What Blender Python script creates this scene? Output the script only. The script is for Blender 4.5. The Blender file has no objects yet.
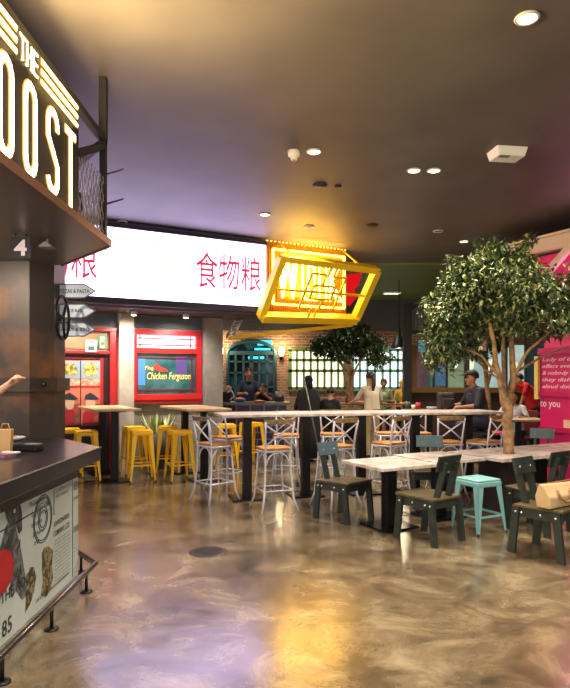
import bpy, bmesh, math, random
from mathutils import Vector, Matrix, noise
random.seed(11)
SC = bpy.context.scene
COL = SC.collection
V = Vector
F = 600.0; CX = 285.0; HY = 379.0; CH = 1.6
R = math.radians

# ------------------------------------------------------------------ materials
def lin(c):
    c = c / 255.0
    return c / 12.92 if c <= 0.04045 else ((c + 0.055) / 1.055) ** 2.4
def rgb(t): return (lin(t[0]), lin(t[1]), lin(t[2]), 1.0)
MATS = {}
def mat(name, c, rough=0.5, metal=0.0, c2=None, nscale=6.0, bump=0.0, emit=0.0, ec=None, coat=0.0, detail=4.0, mixlo=0.35, mixhi=0.65):
    if name in MATS: return MATS[name]
    m = bpy.data.materials.new(name); m.use_nodes = True
    nt = m.node_tree; b = nt.nodes['Principled BSDF']
    b.inputs['Base Color'].default_value = rgb(c)
    b.inputs['Roughness'].default_value = rough
    b.inputs['Metallic'].default_value = metal
    if coat: b.inputs['Coat Weight'].default_value = coat; b.inputs['Coat Roughness'].default_value = 0.12
    if emit:
        b.inputs['Emission Color'].default_value = rgb(ec or c); b.inputs['Emission Strength'].default_value = emit
    if c2 or bump:
        tc = nt.nodes.new('ShaderNodeTexCoord'); nz = nt.nodes.new('ShaderNodeTexNoise')
        nz.inputs['Scale'].default_value = nscale; nz.inputs['Detail'].default_value = detail
        nt.links.new(tc.outputs['Object'], nz.inputs['Vector'])
        if c2:
            rp = nt.nodes.new('ShaderNodeValToRGB')
            rp.color_ramp.elements[0].position = mixlo; rp.color_ramp.elements[1].position = mixhi
            rp.color_ramp.elements[0].color = rgb(c); rp.color_ramp.elements[1].color = rgb(c2)
            nt.links.new(nz.outputs['Fac'], rp.inputs['Fac']); nt.links.new(rp.outputs['Color'], b.inputs['Base Color'])
        if bump:
            bp = nt.nodes.new('ShaderNodeBump'); bp.inputs['Strength'].default_value = bump; bp.inputs['Distance'].default_value = 0.02
            nt.links.new(nz.outputs['Fac'], bp.inputs['Height']); nt.links.new(bp.outputs['Normal'], b.inputs['Normal'])
    MATS[name] = m
    return m

def brick_mat(name, c1, c2, mortar, w, h, ang=0.0, rough=0.8, msz=0.012, bump=0.5, noise_c=None):
    if name in MATS: return MATS[name]
    m = bpy.data.materials.new(name); m.use_nodes = True
    nt = m.node_tree; b = nt.nodes['Principled BSDF']; N = nt.nodes.new; L = nt.links.new
    g = N('ShaderNodeNewGeometry'); s = N('ShaderNodeSeparateXYZ'); L(g.outputs['Position'], s.inputs[0])
    mx = N('ShaderNodeMath'); mx.operation = 'MULTIPLY'; mx.inputs[1].default_value = math.cos(ang); L(s.outputs[0], mx.inputs[0])
    my = N('ShaderNodeMath'); my.operation = 'MULTIPLY_ADD'; my.inputs[1].default_value = math.sin(ang); L(s.outputs[1], my.inputs[0]); L(mx.outputs[0], my.inputs[2])
    cb = N('ShaderNodeCombineXYZ'); L(my.outputs[0], cb.inputs[0]); L(s.outputs[2], cb.inputs[1])
    br = N('ShaderNodeTexBrick'); L(cb.outputs[0], br.inputs['Vector'])
    br.inputs['Scale'].default_value = 1.0; br.inputs['Brick Width'].default_value = w; br.inputs['Row Height'].default_value = h
    br.inputs['Mortar Size'].default_value = msz; br.inputs['Mortar Smooth'].default_value = 0.2
    br.inputs['Color1'].default_value = rgb(c1); br.inputs['Color2'].default_value = rgb(c2); br.inputs['Mortar'].default_value = rgb(mortar)
    L(br.outputs['Color'], b.inputs['Base Color']); b.inputs['Roughness'].default_value = rough
    bp = N('ShaderNodeBump'); bp.inputs['Strength'].default_value = bump; bp.inputs['Distance'].default_value = 0.01; bp.invert = True
    L(br.outputs['Fac'], bp.inputs['Height']); L(bp.outputs['Normal'], b.inputs['Normal'])
    MATS[name] = m
    return m

def floor_mat():
    m = bpy.data.materials.new('stained_concrete'); m.use_nodes = True
    nt = m.node_tree; b = nt.nodes['Principled BSDF']; N = nt.nodes.new; L = nt.links.new
    tc = N('ShaderNodeTexCoord')
    n1 = N('ShaderNodeTexNoise'); n1.inputs['Scale'].default_value = 1.9; n1.inputs['Detail'].default_value = 9; n1.inputs['Roughness'].default_value = 0.66; n1.inputs['Distortion'].default_value = 0.7
    L(tc.outputs['Object'], n1.inputs['Vector'])
    rp = N('ShaderNodeValToRGB'); e = rp.color_ramp.elements
    e[0].position = 0.30; e[0].color = rgb((58, 49, 36)); e[1].position = 0.70; e[1].color = rgb((166, 153, 124))
    x = e.new(0.44); x.color = rgb((94, 80, 60)); x = e.new(0.55); x.color = rgb((128, 113, 88))
    L(n1.outputs['Fac'], rp.inputs['Fac'])
    n2 = N('ShaderNodeTexNoise'); n2.inputs['Scale'].default_value = 0.45; n2.inputs['Detail'].default_value = 4
    L(tc.outputs['Object'], n2.inputs['Vector'])
    r2 = N('ShaderNodeValToRGB'); r2.color_ramp.elements[0].position = .35; r2.color_ramp.elements[0].color = (0.62, 0.56, 0.5, 1); r2.color_ramp.elements[1].position = .65; r2.color_ramp.elements[1].color = (1.0, 0.98, 0.95, 1)
    L(n2.outputs['Fac'], r2.inputs['Fac'])
    mx = N('ShaderNodeMixRGB'); mx.blend_type = 'MULTIPLY'; mx.inputs['Fac'].default_value = 0.8
    L(rp.outputs['Color'], mx.inputs['Color1']); L(r2.outputs['Color'], mx.inputs['Color2']); L(mx.outputs['Color'], b.inputs['Base Color'])
    n3 = N('ShaderNodeTexNoise'); n3.inputs['Scale'].default_value = 3.0; n3.inputs['Detail'].default_value = 5
    L(tc.outputs['Object'], n3.inputs['Vector'])
    r3 = N('ShaderNodeMapRange'); r3.inputs['To Min'].default_value = 0.12; r3.inputs['To Max'].default_value = 0.36
    L(n3.outputs['Fac'], r3.inputs['Value']); L(r3.outputs['Result'], b.inputs['Roughness'])
    b.inputs['Coat Weight'].default_value = 0.8; b.inputs['Coat Roughness'].default_value = 0.2
    n4 = N('ShaderNodeTexNoise'); n4.inputs['Scale'].default_value = 5.0; n4.inputs['Detail'].default_value = 3
    L(tc.outputs['Object'], n4.inputs['Vector'])
    bp = N('ShaderNodeBump'); bp.inputs['Strength'].default_value = 0.15; bp.inputs['Distance'].default_value = 0.02
    L(n4.outputs['Fac'], bp.inputs['Height']); L(bp.outputs['Normal'], b.inputs['Normal']); L(bp.outputs['Normal'], b.inputs['Coat Normal'])
    return m

def leaf_mat(name, c, c2, c3):
    m = bpy.data.materials.new(name); m.use_nodes = True
    nt = m.node_tree; b = nt.nodes['Principled BSDF']; N = nt.nodes.new; L = nt.links.new
    g = N('ShaderNodeNewGeometry'); rp = N('ShaderNodeValToRGB'); e = rp.color_ramp.elements
    e[0].position = 0.0; e[0].color = rgb(c); e[1].position = 1.0; e[1].color = rgb(c3)
    x = e.new(0.55); x.color = rgb(c2)
    L(g.outputs['Random Per Island'], rp.inputs['Fac']); L(rp.outputs['Color'], b.inputs['Base Color'])
    b.inputs['Roughness'].default_value = 0.38
    return m

M_ = mat
white_metal = M_('white_painted_metal', (214, 212, 222), .35, .25)
dark_metal = M_('dark_metal', (26, 25, 24), .4, .5)
wood_seat = M_('honey_wood', (196, 140, 72), .45, c2=(160, 106, 52), nscale=14)
wood_rail = M_('worn_wood_rail', (140, 116, 76), .5, c2=(104, 82, 50), nscale=20)
yellow = M_('yellow_paint', (255, 200, 18), .35, .1)
teal = M_('pale_teal_paint', (132, 186, 190), .35, .15)
greenblack = M_('green_black_paint', (44, 52, 46), .42, c2=(34, 40, 35), nscale=9)
slate = M_('slate_blue_paint', (70, 92, 100), .4)
bolt_m = M_('silver_bolt', (225, 225, 220), .25, .7)
marble = M_('pale_marble', (214, 204, 198), .3, c2=(168, 148, 134), nscale=9, detail=8)
woodtop = M_('pale_wood_top', (214, 188, 146), .35, c2=(186, 156, 112), nscale=8)
white_emit = M_('screen_white', (20, 20, 20), .4, emit=5.0, ec=(214, 198, 255))
cream = M_('cream_paint', (222, 196, 168), .55)
pink = M_('magenta_paint', (214, 22, 96), .45)
red = M_('red_lacquer', (176, 28, 34), .4)
black = M_('matte_black', (20, 19, 18), .6)
skin = M_('skin', (205, 158, 124), .55)
skin2 = M_('tan_skin', (168, 118, 86), .55)
hair = M_('black_hair', (22, 18, 16), .5)

# ------------------------------------------------------------------ mesh builder
class MB:
    def __init__(s): s.v = []; s.f = []; s.mi = []; s.cur = 0; s.smooth = []
    def add(s, vs, fs, sm=False):
        o = len(s.v); s.v += [V(p) for p in vs]
        for f in fs: s.f.append([i + o for i in f]); s.mi.append(s.cur); s.smooth.append(sm)
        return s
    def prism(s, pts, vec):
        pts = [V(p) for p in pts]; vec = V(vec); n = len(pts)
        vs = pts + [p + vec for p in pts]
        nrm = V((0, 0, 0))
        for i in range(n): nrm += pts[i].cross(pts[(i + 1) % n])
        fl = nrm.dot(vec) > 0
        a = list(range(n)); b = [i + n for i in range(n)]
        fs = [a[::-1] if fl else a, b if fl else b[::-1]]
        for i in range(n):
            j = (i + 1) % n
            q = [i, j, j + n, i + n]
            fs.append(q if fl else q[::-1])
        return s.add(vs, fs)
    def box(s, c, d, rz=0.0, rx=0.0, ry=0.0, taper=1.0):
        c = V(c); M = Matrix.Rotation(rz, 3, 'Z') @ Matrix.Rotation(ry, 3, 'Y') @ Matrix.Rotation(rx, 3, 'X')
        vs = []
        for z in (-.5, .5):
            k = taper if z < 0 else 1.0
            for x, y in ((-.5, -.5), (.5, -.5), (.5, .5), (-.5, .5)): vs.append(c + M @ V((x * d[0] * k, y * d[1] * k, z * d[2])))
        return s.add(vs, [[3, 2, 1, 0], [4, 5, 6, 7], [0, 1, 5, 4], [1, 2, 6, 5], [2, 3, 7, 6], [3, 0, 4, 7]])
    def beam(s, a, b, w, h, up=(0, 0, 1)):          # rectangular bar from a to b
        a = V(a); b = V(b); d = (b - a).normalized(); up = V(up)
        if abs(d.dot(up)) > .99: up = V((0, 1, 0))
        x = d.cross(up).normalized(); y = x.cross(d).normalized()
        pts = [a + x * w / 2 * i + y * h / 2 * j for i, j in ((-1, -1), (1, -1), (1, 1), (-1, 1))]
        return s.prism(pts, b - a)
    def tube(s, pts, r, n=8, closed=False, cap=True):
        pts = [V(p) for p in pts]; m = len(pts)
        rs = r if isinstance(r, (list, tuple)) else [r] * m
        vs = []; prev = None
        for i, p in enumerate(pts):
            if closed: t = pts[(i + 1) % m] - pts[i - 1]
            else: t = pts[min(i + 1, m - 1)] - pts[max(i - 1, 0)]
            t.normalize()
            if prev is None:
                u = t.orthogonal().normalized()
            else:
                u = prev - t * prev.dot(t)
                if u.length < 1e-5: u = t.orthogonal()
                u.normalize()
            prev = u; w = t.cross(u)
            for k in range(n):
                a = 2 * math.pi * k / n
                vs.append(p + (u * math.cos(a) + w * math.sin(a)) * rs[i])
        fs = []
        for i in range(m if closed else m - 1):
            j = (i + 1) % m
            for k in range(n):
                l = (k + 1) % n
                fs.append([i * n + k, i * n + l, j * n + l, j * n + k])
        if cap and not closed: fs += [list(range(n))[::-1], [(m - 1) * n + k for k in range(n)]]
        return s.add(vs, fs, True)
    def lathe(s, c, prof, n=20, axis=None):
        c = V(c); vs = []; fs = []; m = len(prof)
        q = V((0, 0, 1)).rotation_difference(V(axis)) if axis is not None else None
        for r, z in prof:
            for k in range(n):
                a = 2 * math.pi * k / n; p = V((r * math.cos(a), r * math.sin(a), z))
                vs.append(c + (q @ p if q else p))
        for i in range(m - 1):
            for k in range(n):
                l = (k + 1) % n; fs.append([i * n + k, i * n + l, (i + 1) * n + l, (i + 1) * n + k])
        fs += [list(range(n))[::-1], [(m - 1) * n + k for k in range(n)]]
        return s.add(vs, fs, True)
    def ball(s, c, r, n=12):
        c = V(c); r = V(r) if not isinstance(r, (int, float)) else V((r, r, r))
        prof = [(math.sin(math.pi * i / n) * 1.0 + 1e-4, -math.cos(math.pi * i / n)) for i in range(n + 1)]
        t = MB(); t.lathe((0, 0, 0), prof, n=n + 2)
        return s.add([c + V((p.x * r.x, p.y * r.y, p.z * r.z)) for p in t.v], t.f, True)
    def build(s, name, m, parent=None, w=False, base=True, bevel=0):
        me = bpy.data.meshes.new(name)
        off = V((0, 0, 0))
        if w and parent is not None:
            q = parent
            while q: off = off + q.location; q = q.parent
        elif parent is None and base and s.v:
            xs = [p.x for p in s.v]; ys = [p.y for p in s.v]; zs = [p.z for p in s.v]
            off = V(((min(xs) + max(xs)) / 2, (min(ys) + max(ys)) / 2, min(zs)))
        me.from_pydata([tuple(p - off) for p in s.v], [], s.f)
        for mm in (m if isinstance(m, (list, tuple)) else [m]): me.materials.append(mm)
        for i, p in enumerate(me.polygons): p.material_index = s.mi[i]; p.use_smooth = s.smooth[i]
        me.update()
        o = bpy.data.objects.new(name, me); COL.objects.link(o)
        if parent is not None: o.parent = parent
        else: o.location = off
        if bevel:
            b = o.modifiers.new('bevel', 'BEVEL'); b.width = bevel; b.segments = 2; b.limit_method = 'ANGLE'
        return o

_tc = {}
def text_geo(body, bold=0.0, shear=0.0):
    k = (body, bold, shear)
    if k in _tc: return _tc[k]
    c = bpy.data.curves.new('t', 'FONT'); c.body = body; c.resolution_u = 2; c.offset = bold; c.shear = shear; c.fill_mode = 'FRONT'
    o = bpy.data.objects.new('t', c); COL.objects.link(o)
    dg = bpy.context.evaluated_depsgraph_get(); me = bpy.data.meshes.new_from_object(o.evaluated_get(dg))
    vs = [v.co.copy() for v in me.vertices]; fs = [list(p.vertices) for p in me.polygons]
    bpy.data.objects.remove(o); bpy.data.meshes.remove(me); bpy.data.curves.remove(c)
    x0 = min(v.x for v in vs); x1 = max(v.x for v in vs); y0 = min(v.y for v in vs); y1 = max(v.y for v in vs)
    vs = [((v.x - x0) / (x1 - x0), (v.y - y0) / (y1 - y0)) for v in vs]
    _tc[k] = (vs, fs, (x1 - x0) / (y1 - y0)); return _tc[k]
def add_text(mb, body, o, u, v, height, width=None, bold=0.0, shear=0.0):
    vs, fs, asp = text_geo(body, bold, shear); o = V(o); u = V(u); v = V(v)
    width = width or height * asp
    mb.add([o + u * (x * width) + v * (y * height) for x, y in vs], fs)
    return width

def stroke(mb, fn, pts, w, d0, d1, closed=False):   # fn(u,v,depth) -> 3D point
    n = len(pts)
    for i in range(n if closed else n - 1):
        a = V(pts[i]); b = V(pts[(i + 1) % n]); d = (b - a)
        if d.length < 1e-6: continue
        d.normalize(); q = V((-d.y, d.x)) * w / 2; e = d * w * .18
        c = [a - e + q, a - e - q, b + e - q, b + e + q]
        lo = [fn(p.x, p.y, d0) for p in c]; hi = [fn(p.x, p.y, d1) for p in c]
        mb.add(lo + hi, [[0, 1, 2, 3], [7, 6, 5, 4], [0, 4, 5, 1], [1, 5, 6, 2], [2, 6, 7, 3], [3, 7, 4, 0]])

def tag(o, label=None, cat=None, group=None, kind=None):
    if label: o['label'] = label
    if cat: o['category'] = cat
    if group: o['group'] = group
    if kind: o['kind'] = kind
    return o
def empty(name, loc=(0, 0, 0), rz=0.0):
    o = bpy.data.objects.new(name, None); COL.objects.link(o); o.location = loc; o.rotation_euler = (0, 0, rz); o.empty_display_size = .1
    return o
def copy_tree(o, parent=None):
    c = o.copy(); COL.objects.link(c)
    if parent: c.parent = parent
    for ch in list(o.children): copy_tree(ch, c)
    return c
def place(proto, used, loc, rz, label, group):
    o = proto if not used else copy_tree(proto)
    o.location = loc; o.rotation_euler = (0, 0, rz); o['label'] = label
    if group: o['group'] = group
    return o

# planes of the place: px,py of a sight line -> point on a real plane
class Pl:
    def __init__(s, p0, u, n): s.p = V(p0); s.u = V((u[0], u[1], 0)); s.n = V((n[0], n[1], 0))
    def hit(s, px, py, off=0.0):
        a = (px - CX) / F; b = -(py - HY) / F
        pn = s.p.x * s.n.x + s.p.y * s.n.y + off
        t = pn / (a * s.n.x + s.n.y)
        return V((a * t, t, CH + b * t))
    def quad(s, mb, x0, y0, x1, y1, t=.02, off=0.0):    # vertical slab; corners: left-top, right-bottom
        A = s.hit(x0, y0, off); B = s.hit(x1, y1, off)
        mb.prism([V((A.x, A.y, B.z)), V((B.x, B.y, B.z)), V((B.x, B.y, A.z)), V((A.x, A.y, A.z))], s.n * t)
    def poly(s, mb, pts, t=.01, off=0.0): mb.prism([s.hit(x, y, off) for x, y in pts], s.n * t)
EU = V((.880, .4755, 0)); EN = V((.4755, -.880, 0)); ANG = math.atan2(.4755, .880)
FAC = Pl((0, 12.4), EU, EN)      # shop front
LED = Pl((0, 11.1), EU, EN)      # big screen / neon board plane
BK = Pl((0, 19.0), (1, 0), (0, -1))
RB = Pl((0, 14.5), (1, 0), (0, -1))
CTR = Pl((-1.70, 0), (0, 1), (1, 0))
SGN = Pl((-1.49, 0), (0, 1), (1, 0))
PK = Pl((4.04, 9.5), (.4755, -.88), (-.88, -.4755))
def at(px, Y, z=0.0): return V(((px - CX) / F * Y, Y, z))

# ------------------------------------------------------------------ setting
CEIL = 4.12
m = MB(); m.box((1, 9.5, -.05), (18, 25, .1)); tag(m.build('floor', floor_mat()), kind='structure')
cm = M_('dark_ceiling', (92, 85, 84), .55, c2=(80, 74, 74), nscale=1.2, bump=.05)
m = MB(); m.box((1, 9.1, CEIL + .05), (18, 20.2, .1)); tag(m.build('ceiling', cm), kind='structure')
m = MB(); m.box((1.5, 19.1, CEIL / 2), (17, .2, CEIL))
brick = brick_mat('red_brown_brick', (168, 122, 88), (128, 88, 62), (176, 160, 138), .26, .085)
tag(m.build('wall_back', brick), kind='structure')
m = MB(); m.box((9.9, 9.5, CEIL / 2), (.2, 19, CEIL)); tag(m.build('wall_right', M_('dark_wall', (58, 48, 44), .7)), kind='structure')
# grey fascia on the back wall under the ceiling
m = MB(); m.box((1.5, 18.9, 3.62), (17, .2, 1.0)); tag(m.build('trim_1', M_('grey_fascia', (84, 82, 84), .6)), kind='structure')
m = MB(); m.box((2.4, 16.0, CEIL - .02), (14.8, 6.0, .04)); tag(m.build('trim_8', M_('olive_tint_sheet', (112, 122, 62), .6)), kind='structure')  # olive sheet added under the far ceiling in place of a green light
# shop front wall (left), grey painted block
gb = brick_mat('greige_block', (150, 140, 122), (138, 128, 112), (120, 110, 96), .42, .2, ANG, .7, .008, .25)
m = MB(); A = FAC.hit(-40, 379); B = FAC.hit(219, 379)
WA = V((-8.0, 0, 0)); tt = (-8.0) / .880; WA = V((0, 12.4 / .88 * 1, 0))
# start of the wall far left on the same line
def fac_xy(x): # point on facade line with world x
    return V((x, (FAC.p.x * EN.x + FAC.p.y * EN.y - x * EN.x) / EN.y, 0))
def led_xy(x, o=0.0): return V((x, (LED.p.x * EN.x + LED.p.y * EN.y + o - x * EN.x) / EN.y, 0))
A = fac_xy(-7.5)
m.prism([A, B * V((1, 1, 0)) if False else V((B.x, B.y, 0)), V((B.x, B.y, CEIL)), V((A.x, A.y, CEIL))], -EN * .2)
tag(m.build('wall_left', gb), kind='structure')
m = MB(); FAC.quad(m, -40, 305, 218, 330.5, .04); tag(m.build('trim_2', M_('slate_fascia', (92, 98, 104), .6)), kind='structure')
conc = M_('pale_concrete', (186, 176, 158), .7, c2=(168, 156, 138), nscale=5, bump=.1)
for i, (x0, x1, c) in enumerate(((116.5, 131, conc), (201, 218.5, M_('grey_concrete', (150, 142, 134), .7, c2=(132, 126, 118), nscale=4, bump=.1)))):
    m = MB(); P = FAC.hit(x0, 379); Q = FAC.hit(x1, 379)
    m.prism([V((P.x, P.y, 0)), V((Q.x, Q.y, 0)), V((Q.x, Q.y, 3.0)), V((P.x, P.y, 3.0))], EN * .22)
    tag(m.build('trim_%d' % (3 + i), c), kind='structure')
# bulkhead carrying screen and neon board
m = MB(); A = led_xy(-6.5, -.06); B = LED.hit(347, 379, -.06)
bh = [V((A.x, A.y, 2.76)), V((B.x, B.y, 2.76)), V((B.x, B.y, CEIL)), V((A.x, A.y, CEIL))]
m.prism([V((A.x, A.y, 2.76)), V((LED.hit(262, 379, -.06).x, LED.hit(262, 379, -.06).y, 2.76)), V((LED.hit(262, 379, -.06).x, LED.hit(262, 379, -.06).y, CEIL)), V((A.x, A.y, CEIL))], -EN * 1.1)
tag(m.build('trim_5', M_('bulkhead_dark', (52, 46, 56), .6)), kind='structure')

# ------------------------------------------------------------------ big LED screen
A = LED.hit(30, 379); root = empty('led_screen', V((LED.hit(150, 379).x, LED.hit(150, 379).y, 2.86)))
tag(root, 'large white glowing screen with red Chinese characters high on the shop front', 'screen')
def z_at(plane, px, py, off=0): return plane.hit(px, py, off).z
A = led_xy(-5.4); B = LED.hit(263.5, 379)
zt = (z_at(LED, 110, 229) + z_at(LED, 263, 246)) / 2; zb = (z_at(LED, 110, 298) + z_at(LED, 263, 308)) / 2
m = MB(); m.prism([V((A.x, A.y, zb)), V((B.x, B.y, zb)), V((B.x, B.y, zt)), V((A.x, A.y, zt))], EN * .1)
m.build('display', white_emit, root, w=True)
m = MB()
for za, zz in ((zb - .1, zb), (zt, zt + .07)): m.prism([V((A.x, A.y, za)), V((B.x, B.y, za)), V((B.x, B.y, zz)), V((A.x, A.y, zz))], EN * .14)
m.build('casing', M_('screen_casing', (44, 40, 52), .5), root, w=True)
m = MB(); redemit = M_('red_screen_print', (30, 5, 8), .5, emit=.8, ec=(222, 50, 70))
o_ = LED.hit(196, 287.5, .105); e_ = LED.hit(261, 290, .105); wd = (V((e_.x, e_.y, 0)) - V((o_.x, o_.y, 0))).length
add_text(m, '食物粮', V((o_.x, o_.y, o_.z)), EU, V((0, 0, 1)), .62, wd, bold=.005)
m.build('chinese_characters', redemit, root, w=True); m = MB()
o_ = LED.hit(97, 278, .105)
add_text(m, '食物粮', V((o_.x, o_.y, o_.z - .03)) - EU * wd, EU, V((0, 0, 1)), .62, wd, bold=.005)
m.build('chinese_characters', redemit, root, w=True)
m = MB(); pale = M_('pale_screen_print', (20, 20, 10), .5, emit=1.0, ec=(255, 250, 215))
def ledfn(px0, py0):
    o = LED.hit(px0, py0, .105)
    return lambda u, v, d: V((o.x, o.y, o.z)) + EU * u + V((0, 0, v)) + EN * d
fn0 = ledfn(106, 293)
def fn(u, v, d): return fn0(u * .86, v, d)
stroke(m, fn, [(0, 0), (1.6, 0), (1.6, .92), (0, .92)], .05, 0, .004, True)
stroke(m, fn, [(.15, .8), (.27, .12), (.39, .8), (.51, .12), (.63, .8)], .05, 0, .004)
stroke(m, fn, [(.8, .12), (.8, .8), (1.02, .8), (1.02, .12)], .05, 0, .004, True)
stroke(m, fn, [(1.2, .12), (1.2, .8)], .05, 0, .004); stroke(m, fn, [(1.45, .8), (1.22, .46), (1.45, .12)], .05, 0, .004)
m.build('wok_print', pale, root, w=True)

# ------------------------------------------------------------------ neon WOK board
root = empty('neon_wok_sign', V((LED.hit(304, 379).x, LED.hit(304, 379).y, 2.7)))
tag(root, 'yellow corrugated sign board with glowing neon WOK letters beside the white screen', 'sign')
zt = (z_at(LED, 264, 241) + z_at(LED, 345, 251)) / 2; zb = (z_at(LED, 264, 316) + z_at(LED, 345, 318)) / 2 - .02
ybd = M_('golden_board', (176, 118, 22), .45, .2)
m = MB(); A = LED.hit(264.5, 379); B = LED.hit(346, 379); L_ = (V((B.x, B.y, 0)) - V((A.x, A.y, 0))).length
A0 = V((A.x, A.y, 0)); nr = 46
for i in range(nr):
    p = A0 + EU * (L_ * i / nr); q = A0 + EU * (L_ * (i + .5) / nr)
    m.prism([p + V((0, 0, zb)), q + V((0, 0, zb)), q + V((0, 0, zt)), p + V((0, 0, zt))], EN * .035)
m.prism([A0 + V((0, 0, zb)), A0 + EU * L_ + V((0, 0, zb)), A0 + EU * L_ + V((0, 0, zt)), A0 + V((0, 0, zt))], -EN * .03)
m.build('board', ybd, root, w=True)
m = MB(); bulb = M_('bulb_glow', (255, 220, 140), .4, emit=2.0, ec=(255, 190, 70))
for i in range(22):
    m.ball(A0 + EU * (L_ * (i + .5) / 22) + V((0, 0, zt + .02)) + EN * .03, .022, 6)
m.build('bulb_row', bulb, root, w=True)
neon = M_('neon_yellow', (255, 220, 120), .4, emit=6.5, ec=(255, 206, 70))
neonw = M_('neon_core', (255, 240, 180), .4, emit=9.0, ec=(255, 224, 120))
def bfn(u, v, d): return A0 + EU * u + V((0, 0, zb + v)) + EN * (.05 + d)
H_ = zt - zb
m = MB(); stroke(m, bfn, [(.14, .22), (L_ - .1, .22), (L_ - .1, H_ - .14), (.14, H_ - .14)], .034, .01, .04, True)
m.build('neon_border', neon, root, w=True)
lo, hi = .34, H_ - .27; g = (L_ - .24) / 3.0
def letter(body, strokes):
    m = MB()
    for st, cl in strokes: stroke(m, bfn, st, .024, .02, .045, cl)
    tag(m.build('neon_letter', neonw, root, w=True))
x = .24
letter('W', [([(x, hi), (x + .09, lo), (x + .2, hi - .15), (x + .31, lo), (x + .4, hi)], False), ([(x + .07, hi), (x + .12, lo + .25), (x + .2, hi), (x + .28, lo + .25), (x + .33, hi)], False)])
x = .24 + g
letter('O', [([(x, lo + .07), (x + .07, lo), (x + .3, lo), (x + .37, lo + .07), (x + .37, hi - .07), (x + .3, hi), (x + .07, hi), (x, hi - .07)], True), ([(x + .12, lo + .12), (x + .25, lo + .12), (x + .25, hi - .12), (x + .12, hi - .12)], True)])
x = .24 + 2 * g
letter('K', [([(x, lo), (x, hi)], False), ([(x + .09, lo), (x + .09, hi)], False), ([(x + .36, hi), (x + .12, (lo + hi) / 2), (x + .36, lo)], False), ([(x + .27, hi), (x + .1, (lo + hi) / 2 + .1)], False), ([(x + .27, lo), (x + .1, (lo + hi) / 2 - .1)], False)])
# tilted lattice window in front
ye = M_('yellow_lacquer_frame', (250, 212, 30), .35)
c = [LED.hit(260.5, 317, .35), LED.hit(355, 319.5, .35), LED.hit(377, 270, .95), LED.hit(282, 257.5, .95)]
root = empty('tilted_lattice_frame', V((c[0].x / 2 + c[1].x / 2, c[0].y / 2 + c[1].y / 2, min(c[0].z, c[1].z))))
tag(root, 'yellow tilted frame with oriental lattice hung in front of the neon WOK letters', 'frame')
nf = (c[1] - c[0]).cross(c[3] - c[0]).normalized()
if nf.y > 0: nf = -nf
def tfn(u, v, d): return (c[0] * (1 - u) + c[1] * u) * (1 - v) + (c[3] * (1 - u) + c[2] * u) * v + nf * d
for nm, a, b, w in (('bottom_rail', (-.0, .0), (1.0, .0), .13), ('top_rail', (0, 1), (1, 1), .12), ('side_rail', (0, 0), (0, 1), .12), ('side_rail', (1, 0), (1, 1), .13)):
    m = MB(); m.beam(tfn(*a, 0), tfn(*b, 0), w, .16 if nm != 'bottom_rail' else .22, nf); m.build(nm, ye, root, w=True, bevel=.01)
m = MB(); m.beam(tfn(1, .0, -.1) + EU * .1, tfn(1, 1, -.1) + EU * .1, .1, .06, nf); m.beam(tfn(0, .05, .11), tfn(1, .05, .11), .05, .05, nf); m.build('outer_trim', ye, root, w=True)
m = MB()
for a, b in (((0, .5), (1, .5)),): m.beam(tfn(*a, .03), tfn(*b, .03), .035, .035, nf)
m.build('cross_rail', ye, root, w=True)
m = MB()
def lat(*p):
    for i in range(len(p) - 1): m.beam(tfn(*p[i], .04), tfn(*p[i + 1], .04), .035, .03, nf)
lat((.4, .38), (.62, .38), (.62, .62), (.4, .62), (.4, .38)); lat((.33, .82), (.48, .82), (.48, .62)); lat((.33, .82), (.33, .2), (.46, .2), (.46, .02))
lat((.69, .2), (.54, .2), (.54, .38)); lat((.69, .2), (.69, .8), (.56, .8), (.56, .98)); lat((.52, .2), (.52, .02)); lat((.5, .8), (.5, .98))
m.build('lattice', ye, root, w=True)
m = MB(); m.tube([tfn(.15, 1, 0), bfn(.3, H_ - .02, 0)], .015); m.build('stay_rod', ye, root, w=True)
m = MB(); m.tube([tfn(.85, 1, 0), bfn(L_ - .1, H_ - .02, 0)], .015); m.build('stay_rod', ye, root, w=True)
# red panel with flowers glimpsed at the right of the board
m = MB(); P = Pl((0, 13.0), EU, EN); P.poly(m, [(346, 275), (361, 273), (358, 285), (353, 290), (357, 296), (349, 306), (346, 304)], .04)
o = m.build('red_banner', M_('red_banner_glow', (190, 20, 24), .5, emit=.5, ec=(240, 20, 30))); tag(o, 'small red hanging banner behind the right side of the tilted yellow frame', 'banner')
m = MB(); m.tube([(o.location.x, o.location.y, o.location.z + .9), (o.location.x, o.location.y, CEIL)], .012); m.build('hanger_cord', black, o, w=True)
# beam under it: yellow paint stands in for the sign's light on a slab edge
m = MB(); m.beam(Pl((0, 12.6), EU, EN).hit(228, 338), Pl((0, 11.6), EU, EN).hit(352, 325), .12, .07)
o = m.build('added_glow_beam', ye); tag(o, 'long thin beam painted with yellow sign light, running under the neon sign to the grey pillar', 'beam')
m = MB(); m.beam(V((-.85, 13.2, 2.98)), V((.65, 13.4, 2.93)), .1, .26)
o = m.build('steel_header', M_('grey_header', (90, 88, 92), .6)); tag(o, 'grey steel header hanging above the brick arch', 'beam')
m = MB(); m.beam(V((.6, 13.3, 3.05)), V((.6, 13.3, CEIL)), .03, .03); m.beam(V((-.8, 13.2, 3.05)), V((-.8, 13.2, CEIL)), .03, .03); m.build('hanger_rod', black, o, w=True)
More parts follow.
